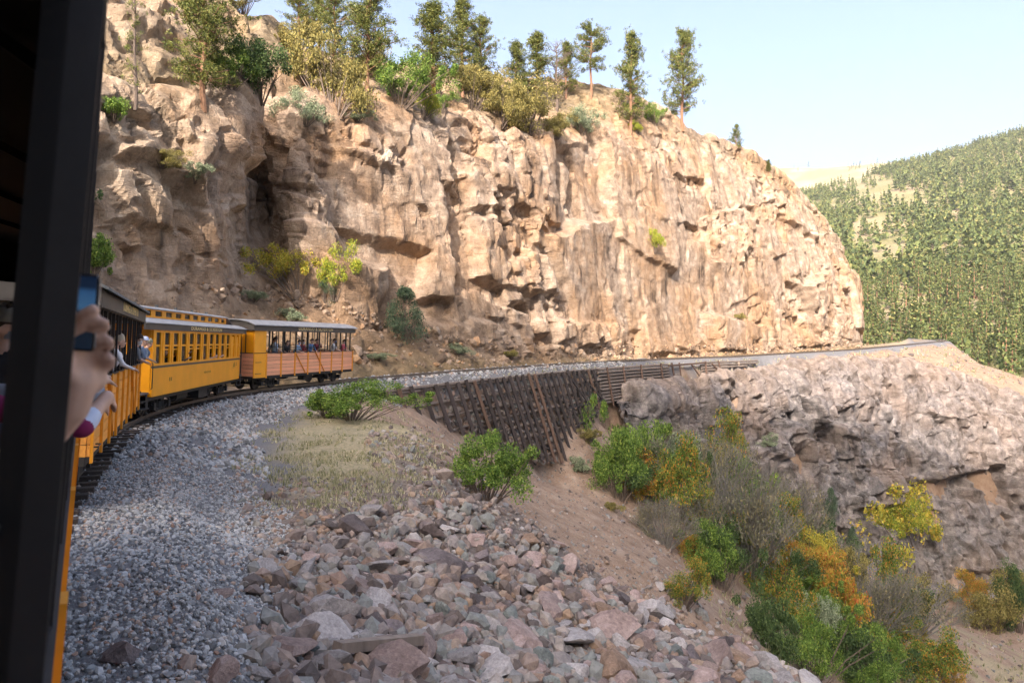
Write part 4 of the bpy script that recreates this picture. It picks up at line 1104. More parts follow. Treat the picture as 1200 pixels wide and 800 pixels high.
# ================================================================== VEGETATION
rv = np.random.default_rng(77)
def unit(n):
    a = rv.normal(size=(n, 3)); return a/np.linalg.norm(a, axis=1)[:, None]
def leaf_arrays(p, size, asp=0.55, up=0.35):
    n = len(p); a = unit(n); b_ = unit(n); b_[:, 2] *= (1-up)
    b_ -= a*np.sum(a*b_, 1)[:, None]; b_ /= np.linalg.norm(b_, axis=1)[:, None]+1e-9
    s = np.broadcast_to(size, (n,))[:, None]
    V = np.stack([p-a*s, p+b_*s*asp, p+a*s, p-b_*s*asp], 1).reshape(-1, 3)
    return V, np.arange(4*n).reshape(-1, 4)
def leaves_mesh(name, p, size, mat, asp=0.55):
    V, Fc = leaf_arrays(p, size, asp); me = mesh_np(name, V, Fc); me.materials.append(mat); return me
def clump_pts(cent, rad, per):
    out = []
    for c, r in zip(cent, rad):
        d = unit(per)*(rv.random(per)**0.45)[:, None]*r; d[:, 2] *= 0.8; out.append(c+d)
    return np.concatenate(out)

LV = {
 'green': island('leaf_green', [(0, (0.058, 0.111, 0.023)), (0.4, (0.143, 0.247, 0.046)), (0.8, (0.247, 0.377, 0.072)), (1, (0.390, 0.468, 0.091))], 0.6, 0.3),
 'dkgreen': island('leaf_dark_green', [(0, (0.033, 0.065, 0.023)), (0.5, (0.078, 0.137, 0.046)), (1, (0.169, 0.234, 0.072))], 0.6, 0.25),
 'ygreen': island('leaf_yellow_green', [(0, (0.117, 0.169, 0.026)), (0.45, (0.312, 0.403, 0.052)), (0.85, (0.546, 0.546, 0.065)), (1, (0.620, 0.390, 0.065))], 0.6, 0.3),
 'yellow': island('leaf_yellow', [(0, (0.208, 0.247, 0.039)), (0.3, (0.390, 0.390, 0.058)), (0.75, (0.620, 0.533, 0.072)), (1, (0.620, 0.377, 0.065))], 0.6, 0.3),
 'orange': island('leaf_orange', [(0, (0.130, 0.195, 0.039)), (0.25, (0.390, 0.338, 0.052)), (0.55, (0.620, 0.416, 0.065)), (0.85, (0.620, 0.260, 0.065)), (1, (0.520, 0.130, 0.039))], 0.6, 0.3),
 'mixed': island('leaf_mixed_autumn', [(0, (0.065, 0.117, 0.026)), (0.5, (0.195, 0.286, 0.052)), (0.75, (0.338, 0.364, 0.065)), (0.88, (0.620, 0.351, 0.052)), (1, (0.620, 0.221, 0.065))], 0.6, 0.3),
 'olive': island('leaf_olive', [(0, (0.117, 0.111, 0.039)), (0.5, (0.273, 0.247, 0.078)), (1, (0.442, 0.364, 0.117))], 0.7, 0.25),
 'sage': island('leaf_sage', [(0, (0.130, 0.169, 0.098)), (0.5, (0.273, 0.338, 0.208)), (1, (0.442, 0.481, 0.312))], 0.8, 0.2),
 'juniper': island('leaf_juniper', [(0, (0.039, 0.072, 0.039)), (0.5, (0.098, 0.156, 0.091)), (1, (0.169, 0.234, 0.130))], 0.7, 0.2),
 'twig': island('leaf_withered', [(0, (0.12, 0.125, 0.08)), (0.6, (0.23, 0.225, 0.15)), (1, (0.34, 0.28, 0.14))], 0.8, 0.2)}
M_bark = plain('grey_brown_bark', (0.15, 0.115, 0.09), 0.9, 0.4, 5, 0, 0.5)
M_pbark = plain('reddish_pine_bark', (0.26, 0.145, 0.085), 0.9, 0.4, 4, 0, 0.5)
M_twig = plain('grey_bare_twigs', (0.20, 0.19, 0.165), 0.9, 0.3, 5)

shrub_src = {}
def make_shrub(kind, k, fine=False):
    """unit shrub: about 1 m half width, 1 m high"""
    key = (kind, k, fine)
    if key in shrub_src: return shrub_src[key]
    bare = kind == 'twig'; con = kind == 'juniper'
    nc = 52 if not con else 60
    d = unit(nc); d[:, 2] = np.abs(d[:, 2]); r = rv.random(nc)**0.4
    if con:
        z = rv.random(nc)**0.8; w = (1-z)**0.75*0.62+0.06; a = rv.random(nc)*6.28
        cent = np.c_[np.cos(a)*w*r, np.sin(a)*w*r, 0.06+z*0.95]; rad = 0.10+0.13*(1-z)
    else:
        # several uneven lobes so that the outline is ragged
        lob = rv.normal(size=(5, 3))*np.array([0.32, 0.32, 0.15])+np.array([0, 0, 0.36]); lr = rv.uniform(0.38, 0.64, 5)
        li = rv.integers(0, 5, nc); cent = lob[li]+d*(lr[li]*r)[:, None]*np.array([1, 1, 0.95]); cent[:, 2] = np.clip(np.abs(cent[:, 2]), 0.03, 1.05); rad = rv.uniform(0.09, 0.23, nc)
    per = 105 if not bare else 34
    if con: per = 130
    lf = 1.0
    if fine and not con: per = int(per*2.3); lf = 0.62
    p = clump_pts(cent, rad, per); p = p[p[:, 2] > 0.0]
    fol = leaves_mesh('foliage', p, rv.uniform(0.020, 0.043, len(p))*(0.8 if con else lf), LV[kind], 0.55 if not con else 0.3)
    mb = MB(); r2 = random.Random(k+5)
    for i in range(0, nc, 2 if not bare else 1):
        c = cent[i]; b0 = Vector((c[0]*0.12, c[1]*0.12, -0.05)); e = Vector(c); m_ = b0.lerp(e, 0.5)+Vector((r2.uniform(-.08, .08), r2.uniform(-.08, .08), 0.06))
        mb.tube([b0, m_, e], [0.014, 0.010, 0.004], 4, False)
        if bare:
            for _ in range(9):
                t = e+Vector((r2.uniform(-.25, .25), r2.uniform(-.25, .25), r2.uniform(0.0, .3))); mb.tube([m_.lerp(e, r2.random()), t], [0.006, 0.002], 3, False)
    st = mb.mesh('stems'); st.materials.append(M_twig if bare else M_bark)
    shrub_src[key] = (fol, st); return shrub_src[key]
SHN = 0
def shrub(kind, p, hw, hh, label, cat='shrub', group=None, sink=0.06):
    global SHN
    SHN += 1
    fine = hw > 1.7
    fol, st = make_shrub(kind, SHN % (2 if fine else 3), fine)
    R = empty('juniper_bush' if kind == 'juniper' else 'shrub', (p[0], p[1], p[2]-sink*hh)); R.rotation_euler = (0, 0, rv.uniform(0, 6.28)); R.scale = (hw, hw*rv.uniform(0.85, 1.0), hh)
    tag(R, label, cat, group); obj('foliage', fol, None, R); obj('stems', st, None, R)
    return R
def gshrub(kind, u, v, w, h, label, group=None, d0=12, d1=140):
    """shrub whose foot is where the photo pixel (u, v) meets the ground; w, h in photo pixels"""
    p = cast([(u, v)], d0, d1)
    if not len(p): print('no ground for', u, v); return
    p = p[0]; k = p[1]/F
    return shrub(kind, p, w*0.5*k/0.82, h*k/1.02, label, group=group)
def cshrub(kind, u, v, w, h, label, grid=None, group=None):
    p = on_cliff(u, v, CLIFF if grid is None else grid); k = p[1]/F*(1.25 if v < 170 else 1.1)
    return shrub(kind, p, w*0.5*k/0.82, h*k/1.02, label, group=group, sink=0.1)

gshrub('green', 410, 492, 122, 50, 'wide low fresh green bush on the grassy bank beside the track', d1=60)
gshrub('green', 385, 490, 60, 36, 'low green shoots at the side of the wide bush on the bank', d1=60)
gshrub('green', 568, 590, 118, 92, 'bright green rounded bush in front of the tall timber retaining wall', d0=19)
RAVG = 'shrubs in the ravine'
for kind, u, v, w, h, lab in [
    ('green', 748, 570, 88, 105, 'green bush at the top of the shrubs in the ravine'), ('mixed', 790, 612, 95, 110, 'green bush with scattered orange leaves below the top of the ravine'),
    ('green', 770, 585, 70, 80, 'rounded green bush between two larger ones high in the ravine'), ('twig', 835, 600, 90, 110, 'thin grey leafless bush against the dark ravine rock'),
    ('orange', 822, 672, 55, 55, 'small orange bush among green ones halfway down the ravine'), ('dkgreen', 845, 690, 90, 95, 'dark green bush halfway down the ravine beside bare scrub'),
    ('twig', 880, 680, 110, 140, 'tall grey bare scrub in the middle of the ravine'), ('twig', 925, 660, 100, 130, 'bare purplish grey scrub behind the orange bushes'),
    ('mixed', 905, 650, 70, 70, 'bush with green and orange leaves behind the bare scrub'), ('dkgreen', 900, 760, 90, 90, 'dark green bush at the foot of the bare grey scrub'),
    ('orange', 985, 745, 110, 130, 'large bright orange and yellow bush low in the ravine'), ('yellow', 950, 690, 80, 70, 'golden yellow bush behind the large orange one'),
    ('green', 950, 800, 90, 90, 'leafy green bush beneath the large orange one'), ('dkgreen', 1010, 805, 110, 90, 'dark green bush at the lower edge of the ravine scrub'),
    ('twig', 1065, 745, 90, 80, 'olive grey half bare bush below the bright yellow one'), ('olive', 1060, 735, 80, 75, 'olive bush standing below the bright yellow one'),
    ('yellow', 1072, 672, 150, 125, 'bright yellow bush standing out against the dark ravine wall'), ('ygreen', 1040, 640, 70, 60, 'yellow green bush touching the bright yellow one'),
    ('olive', 1160, 735, 80, 80, 'olive yellow bush on the far slope of the ravine'), ('orange', 1150, 725, 60, 50, 'bush with orange tips on the far slope of the ravine'),
    ('dkgreen', 1195, 740, 60, 90, 'dark green bush on the far slope beside the olive one'), ('mixed', 1085, 815, 90, 80, 'green and orange bush at the bottom of the ravine scrub'),
    ('orange', 1110, 800, 50, 50, 'small reddish orange bush at the bottom of the ravine scrub'), ('green', 1040, 800, 60, 70, 'grey green bush between dark and orange ones'),
    ('twig', 780, 640, 60, 60, 'small bare bush between green ones in the ravine'), ('green', 865, 650, 60, 70, 'fresh green bush beside the tall bare scrub'),
    ('sage', 682, 552, 30, 24, 'pale sage tuft on the sandy scree under the retaining wall'), ('sage', 735, 545, 22, 20, 'pale sage tuft at the edge of the ravine shrubs'),
    ('sage', 1085, 628, 40, 26, 'pale sage clump at the foot of the bright yellow bush'), ('olive', 690, 520, 40, 22, 'dry olive tuft below the end of the retaining wall'),
    ('sage', 1128, 708, 30, 20, 'small pale sage clump on the far grassy slope'), ('olive', 720, 600, 24, 16, 'small dry tuft on the sandy scree')]:
    gshrub(kind, u, v, w, h, lab, RAVG, 24, 135)
FK = ['dkgreen', 'twig', 'mixed', 'green', 'sage', 'olive', 'mixed', 'dkgreen', 'orange', 'green']
FN = {'sage': 'pale grey green', 'dkgreen': 'dark green', 'twig': 'bare grey', 'mixed': 'green and orange', 'green': 'fresh green', 'olive': 'olive', 'orange': 'orange'}
FW = ['under the green bushes at the top of the ravine', 'in the middle of the ravine thicket', 'beside the large orange bush', 'low in the ravine below the large orange bush']
for i_ in range(34):
    t_ = (i_+0.5)/34; u_ = 735+t_*330+rv.normal()*26; v_ = 560+t_*235+rv.normal()*26; kd = FK[i_ % 10]
    if u_ < 660+(v_-520)*0.95: u_ = 660+(v_-520)*0.95+20
    gshrub(kd, u_, v_, rv.uniform(55, 95), rv.uniform(50, 95), FN[kd]+' shrub '+FW[min(3, int(t_*4))], RAVG, 24, 135)
gshrub('mixed', 800, 712, 62, 55, 'green and orange bush just behind the crest of the boulders', None, 17, 60)
cshrub('juniper', 976, 606, 26, 36, 'small dark conifer growing on a ledge of the ravine wall', RAVINE)
cshrub('juniper', 996, 650, 22, 34, 'small grey green conifer low on the ravine wall', RAVINE)
cshrub('sage', 900, 520, 26, 14, 'grey tuft on a ledge of the shaded ravine wall', RAVINE)
# on and above the big cliff
for kind, u, v, w, h, lab in [
    ('yellow', 352, 340, 80, 60, 'yellow autumn bush at the foot of the cliff recess above the train'), ('ygreen', 390, 345, 50, 62, 'yellow green bush beside the autumn bush above the train'),
    ('juniper', 383, 352, 44, 36, 'round dark green juniper in front of the yellow bush above the train'), ('juniper', 478, 396, 74, 62, 'cone shaped blue green juniper standing alone on the slope by the track'),
    ('ygreen', 769, 292, 20, 28, 'small yellow green bush growing on the sunlit cliff face'), ('dkgreen', 102, 250, 50, 70, 'dark green bush hanging on the cliff next to the near post'),
    ('green', 105, 322, 52, 52, 'green bush at the cliff foot above the roof of the train'), ('olive', 190, 195, 50, 26, 'low grey green growth on a ledge of the left cliff'),
    ('sage', 230, 215, 40, 20, 'sparse sage tuft on the left cliff'), ('green', 135, 140, 40, 22, 'bright green bush on the ledge beside the post'),
    ('dkgreen', 308, 112, 92, 60, 'spreading dark green bush on the ledge right of the tall pine'), ('green', 275, 100, 60, 45, 'light green bush under the tall pine'),
    ('olive', 395, 125, 80, 92, 'tall yellowish oak bush on the brow of the cliff'), ('sage', 360, 145, 50, 34, 'pale green bush on the very brow of the cliff'),
    ('olive', 350, 70, 50, 40, 'olive bush below the dark pines on the skyline'), ('green', 470, 118, 70, 50, 'yellow green bush between pines above the cliff'),
    ('ygreen', 497, 134, 32, 34, 'small golden cone shaped bush at the cliff brow'), ('olive', 556, 122, 60, 52, 'brownish olive bush under the pair of pines'),
    ('olive', 590, 140, 50, 60, 'olive bush on the slope above the cliff'), ('olive', 622, 152, 74, 48, 'golden brown bush at the edge of the cliff brow'),
    ('sage', 682, 152, 44, 32, 'round sage green bush on the slope under the flat topped pine'), ('olive', 655, 160, 40, 26, 'dry olive bush beside the golden brown one'),
    ('green', 770, 143, 24, 24, 'small green bush at the foot of the last big pine'), ('ygreen', 749, 154, 16, 14, 'tiny yellow green bush under the slim pine'),
    ('green', 520, 128, 30, 22, 'small green bush on the brow below the pines'), ('olive', 440, 90, 50, 45, 'brownish bush beneath the broad pine'),
    ('olive', 290, 8, 50, 30, 'olive bush on top of the upper left rocks'), ('sage', 420, 140, 30, 14, 'low sage tuft on the cliff brow'),
    ('sage', 300, 350, 40, 18, 'sage tuft on the talus above the train'), ('sage', 345, 375, 34, 18, 'pale sage tuft on the talus behind the train'),
    ('olive', 600, 418, 24, 12, 'dry tuft at the cliff foot by the track'), ('sage', 540, 412, 34, 12, 'sage tuft at the cliff foot by the track'),
    ('sage', 445, 420, 36, 12, 'low pale shrub by the track ahead of the train'), ('olive', 870, 372, 14, 10, 'tiny dry bush at the foot of the sunlit cliff')]:
    cshrub(kind, u, v, w, h, lab)

# ------------------------------------------------------------------ pines
def pine(kind, seed):
    """pine 10 m high: trunk mesh and crown mesh"""
    r = random.Random(seed); mb = MB(); H = 10.0
    lean = r.uniform(-0.25, 0.25)
    tr = [Vector((lean*(z/H)**2*2, 0.1*math.sin(z), z)) for z in np.linspace(-0.4, H*0.97, 9)]
    mb.tube(tr, [0.2*(1-k/9.0)**0.8+0.02 for k in range(9)], 7, True)
    pts_ = []
    start, wid, nb_, tuft = {'full': (0.14, 2.8, 84, 12), 'slim': (0.14, 1.95, 80, 10), 'flat': (0.40, 3.0, 44, 17), 'sparse': (0.12, 1.5, 40, 2), 'dead': (0.15, 2.6, 60, 0)}[kind]
    for i in range(nb_):
        t = start+(1-start)*(i+r.random())/nb_
        z = H*t; f = (t-start)/(1-start)
        if kind == 'flat': L_ = wid*(0.55+0.6*math.sin(math.pi*min(1, f*0.9+0.15)))*r.uniform(0.55, 1.05)
        else: L_ = wid*(math.sin(math.pi*min(1, 0.30+f*0.70))**0.8+0.10)*r.uniform(0.5, 1.1)
        az = r.uniform(0, 6.283); c = Vector((lean*(z/H)**2*2, 0.1*math.sin(z), z))
        up = r.uniform(-0.05, 0.35)+(0.35*f)
        d = Vector((math.cos(az), math.sin(az), up)).normalized(); m_ = c+d*L_*0.55; e = c+d*L_+Vector((0, 0, r.uniform(-0.1, 0.35)))
        mb.tube([c, m_, e], [0.05, 0.032, 0.012], 4, False)
        if kind == 'dead':
            for _ in range(5):
                q = c.lerp(e, r.uniform(0.3, 1)); mb.tube([q, q+Vector((r.uniform(-.6, .6), r.uniform(-.6, .6), r.uniform(0.1, .8)))], [0.018, 0.006], 3, False)
        for _ in range(tuft):
            k = r.uniform(0.3, 1.06); q = c.lerp(e, k); s_ = 0.16+0.22*k
            pts_.append((q.x+r.gauss(0, s_), q.y+r.gauss(0, s_), q.z+r.gauss(0.05, s_*0.55)))
    tk = mb.mesh('trunk'); tk.materials.append(M_bark if kind in ('sparse', 'dead') else M_pbark)
    cr = None
    if pts_:
        pc = np.array(pts_); rad = np.full(len(pc), 0.30)
        lp = clump_pts(pc, rad, 20); cr = leaves_mesh('crown', lp, rv.uniform(0.08, 0.17, len(lp)), PINE_MAT, 0.24)
    return tk, cr
PINE_MAT = island('pine_needles', [(0, (0.05, 0.075, 0.02)), (0.4, (0.13, 0.16, 0.04)), (0.8, (0.23, 0.25, 0.06)), (1, (0.33, 0.31, 0.10))], 0.6, 0.2)
PV = {}
for k_ in ('full', 'slim', 'flat', 'sparse', 'dead'):
    for j in range(2 if k_ in ('full', 'slim') else 1): PV[k_, j] = pine(k_, 40+j+len(PV))
def tree(kind, u, v, hpx, label, wscale=1.0, grid=None, j=0):
    p = on_cliff(u, v, CLIFF); h = hpx*p[1]/F
    R = empty('pine_tree' if kind != 'dead' else 'bare_tree', (p[0], p[1], p[2]-0.15)); R.rotation_euler = (0, 0, rv.uniform(0, 6.28)); R.scale = (h/10*wscale, h/10*wscale, h/10)
    tk, cr = PV[kind, j]; tag(R, label, 'tree'); obj('trunk', tk, None, R)
    if cr: obj('crown', cr, None, R)
tree('full', 241, 122, 172, 'tall ponderosa pine with a reddish trunk on the ledge over the train', 0.95)
tree('sparse', 159, 120, 140, 'thin half dead spruce on the ledge left of the tall pine', 0.7)
tree('full', 432, 104, 128, 'broad dark pine on the cliff top beside the olive oak bush', 1.0, None, 1)
tree('full', 392, 75, 95, 'leafy pine behind the tall oak bush on the cliff top', 0.9)
tree('slim', 352, 45, 75, 'dark pine at the skyline above the overhanging rock', 1.1)
tree('slim', 376, 52, 70, 'dark slender pine next to the one above the overhanging rock', 1.1, None, 1)
tree('slim', 511, 112, 108, 'dense upright pine standing apart on the skyline', 1.35)
tree('slim', 544, 108, 112, 'taller of two pines standing close together on the skyline', 1.0, None, 1)
tree('full', 566, 110, 90, 'bushier of two pines standing close together on the skyline', 0.85)
tree('slim', 606, 118, 70, 'pine at the edge of the small pine group on the skyline', 1.2)
tree('slim', 630, 116, 80, 'tallest pine of the small group beside the bare tree', 1.2, None, 1)
tree('dead', 655, 128, 78, 'bare brown tree with spreading twigs on the cliff top', 1.15)
tree('slim', 666, 112, 62, 'small pine just behind the bare brown tree', 1.2)
tree('flat', 691, 112, 82, 'flat topped pine with a leaning reddish trunk on the skyline', 0.95)
tree('slim', 742, 152, 112, 'slim tall pine standing alone on the descending ridge', 0.85)
tree('full', 803, 149, 110, 'last big pine standing alone on the descending ridge', 0.78, None, 1)
tree('full', 866, 180, 33, 'small round pine low on the descending ridge', 0.8)
tree('slim', 899, 199, 15, 'tiny pine tip showing over the ridge', 1.2)

# ------------------------------------------------------------------ grass
M_grass = island('dry_grass_blades', [(0, (0.17, 0.18, 0.07)), (0.3, (0.30, 0.30, 0.16)), (0.65, (0.45, 0.42, 0.27)), (1, (0.55, 0.50, 0.36))], 0.8, 0.25)
def grass_patch(name, n, ur, vr, hh, d1, cond):
    u = rv.uniform(*ur, n); v = rv.uniform(*vr, n); p = cast(np.c_[u, v], 8, d1)[:, :3]
    p = p[cond(p)]
    den = fbm(p*np.array([0.9, 0.9, 0])+3.3, 3, 88); p = p[den > 0.02+0.12*rv.normal(size=len(p))]
    m = len(p); p = np.repeat(p, 4, 0)+rv.normal(size=(m*4, 3))*np.array([0.07, 0.07, 0])
    h = hh*rv.lognormal(0, 0.35, len(p)); a = rv.uniform(0, 6.28, len(p)); w = 0.012+0.0006*p[:, 1]
    dx = np.c_[np.cos(a)*w, np.sin(a)*w, np.zeros(len(p))]; tip = p+np.c_[rv.normal(size=len(p))*h*0.35, rv.normal(size=len(p))*h*0.35, h]
    V = np.stack([p-dx-[0, 0, 0.03], p+dx-[0, 0, 0.03], tip], 1).reshape(-1, 3)
    tag(obj(name, mesh_np(name, V, np.arange(len(V)).reshape(-1, 3)), M_grass), 'dry pale grass growing on the bank and along the track', 'grass', kind='stuff')
grass_patch('dry_grass', 9000, (215, 560), (470, 600), 0.085, 45, lambda p: (tq(p[:, 0], p[:, 1])[0]+1.6*fbm(p*0.7, 3, 44) > 4.3+0.3*rv.normal(size=len(p))) & (p[:, 0]+1.5*fbm(p*0.8, 3, 45) < -2.4))
grass_patch('dry_grass', 5000, (760, 1200), (560, 800), 0.4, 120, lambda p: p[:, 0] > 14)
grass_patch('dry_grass', 1600, (880, 1200), (404, 450), 0.5, 200, lambda p: (p[:, 1] > 100) & (np.abs(tq(p[:, 0], p[:, 1])[0]) > 3.5))
grass_patch('dry_grass', 3000, (420, 1050), (405, 445), 0.22, 190, lambda p: np.abs(tq(p[:, 0], p[:, 1])[0]) > 2.2)

# ================================================================== FAR HILLS
def hill(name, us, rows, seed, amp, nr, nc, mat):
    L = np.zeros((len(rows), len(us), 3))
    for i, (d, vs_) in enumerate(rows):
        for j, u in enumerate(us): L[i, j] = P(u, vs_[j], d)
    g = lattice(L, nr, nc); p = g.reshape(-1, 3)
    p[:, 2] += fbm(p*0.006, 5, seed)*amp
    me = mesh_np(name, p, grid_faces(nr, nc), True)
    attr(me, 'soil', np.clip(0.35+fbm(p*0.012, 4, seed+3)*1.2, 0, 1)); attr(me, 'veg', np.clip(0.6+fbm(p*0.02, 4, seed+9)*1.3, 0, 1))
    tag(obj(name, me, mat), kind='structure'); return p.reshape(nr, nc, 3)
M_hill = rock_mat('far_hill_slope', (0.40, 0.33, 0.25), (0.30, 0.24, 0.17), (0.17, 0.15, 0.10), (0.38, 0.25, 0.13), 0.2, (0.34, 0.26, 0.15))
us = [700, 850, 950, 1050, 1120, 1200, 1300, 1500, 1900]
HILL = hill('hillside', us, [
    (215, [560, 540, 530, 520, 520, 520, 520, 530, 560]), (250, [470, 455, 450, 450, 450, 450, 455, 470, 490]), (310, [420, 405, 398, 395, 392, 390, 395, 400, 410]),
    (420, [380, 360, 348, 338, 332, 330, 328, 325, 325]), (580, [350, 325, 300, 285, 275, 265, 255, 235, 220]), (820, [320, 290, 255, 232, 218, 202, 185, 155, 110]),
    (1150, [300, 265, 228, 198, 180, 158, 135, 95, 30]), (1700, [330, 300, 270, 250, 235, 215, 195, 150, 90])], 61, 9, 130, 170, M_hill)
M_bald = rock_mat('bald_far_ridge', (0.50, 0.42, 0.30), (0.42, 0.33, 0.22), (0.24, 0.21, 0.13), (0.44, 0.32, 0.17), 0.1, (0.42, 0.32, 0.19))
FARR = hill('far_ridge', [650, 800, 900, 950, 1020, 1080, 1150, 1250, 1500], [
    (1500, [330, 320, 310, 305, 300, 300, 300, 300, 300]), (1900, [270, 262, 255, 250, 240, 235, 230, 230, 230]), (2500, [206, 202, 199, 196, 192, 190, 184, 170, 150]), (3200, [260, 255, 250, 250, 240, 235, 230, 220, 210])], 33, 14, 60, 120, M_bald)
M_fir = island('far_pine_needles', [(0, (0.05, 0.075, 0.03)), (0.5, (0.115, 0.15, 0.05)), (0.85, (0.185, 0.21, 0.065)), (1, (0.28, 0.25, 0.09))], 0.7, 0.15)
def fir_arrays(n_leaf, size, wid, seed):
    r = np.random.default_rng(seed); z = r.random(n_leaf)**1.25*0.88+0.10; w = wid*((1-z)*1.0+0.04)*(0.55+0.6*r.random(n_leaf)); a = r.random(n_leaf)*6.283
    w *= 0.75+0.35*np.sin(z*38+a*2)
    return leaf_arrays(np.c_[np.cos(a)*w, np.sin(a)*w, z+0.015], size*(1.15-z*0.55), 0.6)
fv = []
for k in range(3):
    V_, F_ = fir_arrays(340, 0.036, [0.19, 0.16, 0.22][k], k); me = mesh_np('crown', V_, F_); me.materials.append(M_fir)
    tk = MB().tube([(0, 0, -0.05), (0, 0, 0.5), (0, 0, 0.97)], [0.016, 0.011, 0.002], 6).mesh('trunk'); tk.materials.append(M_pbark); fv.append((tk, me))
# sites on the hillside
gH = HILL; A_ = gH[:-1, :-1].reshape(-1, 3); B_ = gH[1:, :-1].reshape(-1, 3); C_ = gH[:-1, 1:].reshape(-1, 3)
ar = np.linalg.norm(np.cross(B_-A_, C_-A_), axis=1); uu = 600+F*A_[:, 0]/A_[:, 1]; ar = ar*((uu > 930) & (uu < 1290))
idx = rv.choice(len(ar), 10500, p=ar/ar.sum()); a1 = rv.random((10500, 1)); a2 = rv.random((10500, 1))
sp_ = A_[idx]+(B_-A_)[idx]*a1+(C_-A_)[idx]*a2
su = 600+F*sp_[:, 0]/sp_[:, 1]; sv = 400-F*(sp_[:, 2]-CZ)/sp_[:, 1]
den = 0.88+fbm(sp_*0.012, 3, 15)*1.0
for (cu_, cv_, ru, rv_) in ((1030, 285, 34, 36), (1062, 362, 16, 22), (1050, 232, 46, 12), (1000, 215, 50, 12)):
    den = np.where(((su-cu_)/ru)**2+((sv-cv_)/rv_)**2 < 1, den*0.12, den)
keep = (rv.random(len(sp_)) < den) & (sp_[:, 1] > 232) & (sp_[:, 1] < 1350); sp_ = sp_[keep]; su, sv = su[keep], sv[keep]
hh = rv.uniform(9, 26, len(sp_))*np.clip(1-(sp_[:, 1]-300)/2500, 0.7, 1)
order = np.argsort(sp_[:, 1]); near = order[(sv[order] < 470) & (su[order] > 985) & (su[order] < 1225)][:290]; nearset = set(near.tolist())
for i in near:
    k = int(rv.integers(0, 3)); R = empty('pine_tree', tuple(sp_[i]-[0, 0, 0.3])); s_ = hh[i]; R.scale = (s_*rv.uniform(0.85, 1.2),)*2+(s_,); R.rotation_euler = (0, 0, rv.uniform(0, 6.28))
    hw_ = 'tall' if s_ > 20 else ('medium' if s_ > 15.5 else 'short'); dist_ = 'by the bare rocky patch' if sv[i] < 330 else ('right behind the rocky knob past the track' if sv[i] > 385 else 'on the lower slope')
    tag(R, hw_+' '+['slender', 'narrow', 'bushy'][k]+' green pine '+dist_+' of the far hillside', 'tree', 'pines on the far hillside'); obj('trunk', fv[k][0], None, R); obj('crown', fv[k][1], None, R)
vs, fs, base = [], [], 0
for k in range(4):
    V_, F_ = fir_arrays(40, 0.105, [0.23, 0.19, 0.26, 0.21][k], 20+k)
    m = np.array([i for i in range(len(sp_)) if i not in nearset and i % 4 == k])
    W_ = V_[None]*(hh[m][:, None, None]*np.array([1.05, 1.05, 1.0]))+sp_[m][:, None, :]
    vs.append(W_.reshape(-1, 3)); fs.append((F_[None]+(np.arange(len(m))*len(V_))[:, None, None]).reshape(-1, 4)+base); base += len(m)*len(V_)
tag(obj('far_forest', mesh_np('far_forest', np.concatenate(vs), np.concatenate(fs)), M_fir), 'distant pine forest covering the far hillside', 'forest', kind='stuff')
# sparse dark trees on the bald far ridge
fp = FARR[15:42].reshape(-1, 3); fp = fp[rv.choice(len(fp), 900)]; fp = fp[fbm(fp*0.006, 3, 3) > -0.05]
V_, F_ = fir_arrays(50, 0.09, 0.25, 9); s_ = rv.uniform(14, 24, len(fp))
fp = fp+rv.normal(size=fp.shape)*np.array([8, 8, 0])
W_ = V_[None]*s_[:, None, None]+fp[:, None, :]
tag(obj('far_forest', mesh_np('far_forest', W_.reshape(-1, 3), (F_[None]+(np.arange(len(fp))*len(V_))[:, None, None]).reshape(-1, 4)), M_fir), 'thin band of trees on the bald ridge beyond the forest', 'forest', kind='stuff')
# loose stones on the talus above the train and along the cliff foot
gC = CLIFF.reshape(-1, 3); cu_ = 600+F*gC[:, 0]/np.maximum(gC[:, 1], 1); cv_ = 400-F*(gC[:, 2]-CZ)/np.maximum(gC[:, 1], 1)
lim = np.interp(cu_, [200, 300, 380, 450, 560, 700, 1000], [330, 335, 350, 372, 398, 405, 402])
m = np.where((gC[:, 1] > 20) & (cu_ > 200) & (cu_ < 1010) & (cv_ > lim) & (cv_ < 430))[0]
m = m[rs.random(len(m)) < 0.09]; sz = np.clip(rs.lognormal(-2.0, 0.6, len(m)), 0.05, 0.75)
M_tal = island('talus_stone', [(0, (0.16, 0.12, 0.09)), (0.4, (0.30, 0.22, 0.16)), (0.7, (0.40, 0.32, 0.25)), (1, (0.46, 0.28, 0.15))], grain=5)
scatter('talus_stones', gC[m]+np.c_[np.zeros((len(m), 2)), sz*0.2], sz, M_tal, 6, 700)

# ------------------------------------------------------------------ the air of the valley
M_haze = bpy.data.materials.new('valley_haze'); M_haze.use_nodes = True; n = M_haze.node_tree.nodes; l = M_haze.node_tree.links
n.remove(n['Principled BSDF']); pv = n.new('ShaderNodeVolumePrincipled'); pv.inputs['Color'].default_value = (0.86, 0.91, 1.0, 1); pv.inputs['Density'].default_value = 0.00009; pv.inputs['Anisotropy'].default_value = 0.0
l.new(pv.outputs[0], n['Material Output'].inputs['Volume'])
tag(MB().box((0, 0, 350), (13000, 13000, 1200)).build('haze', M_haze), 'thin pale blue haze filling the valley air', 'haze', kind='stuff')
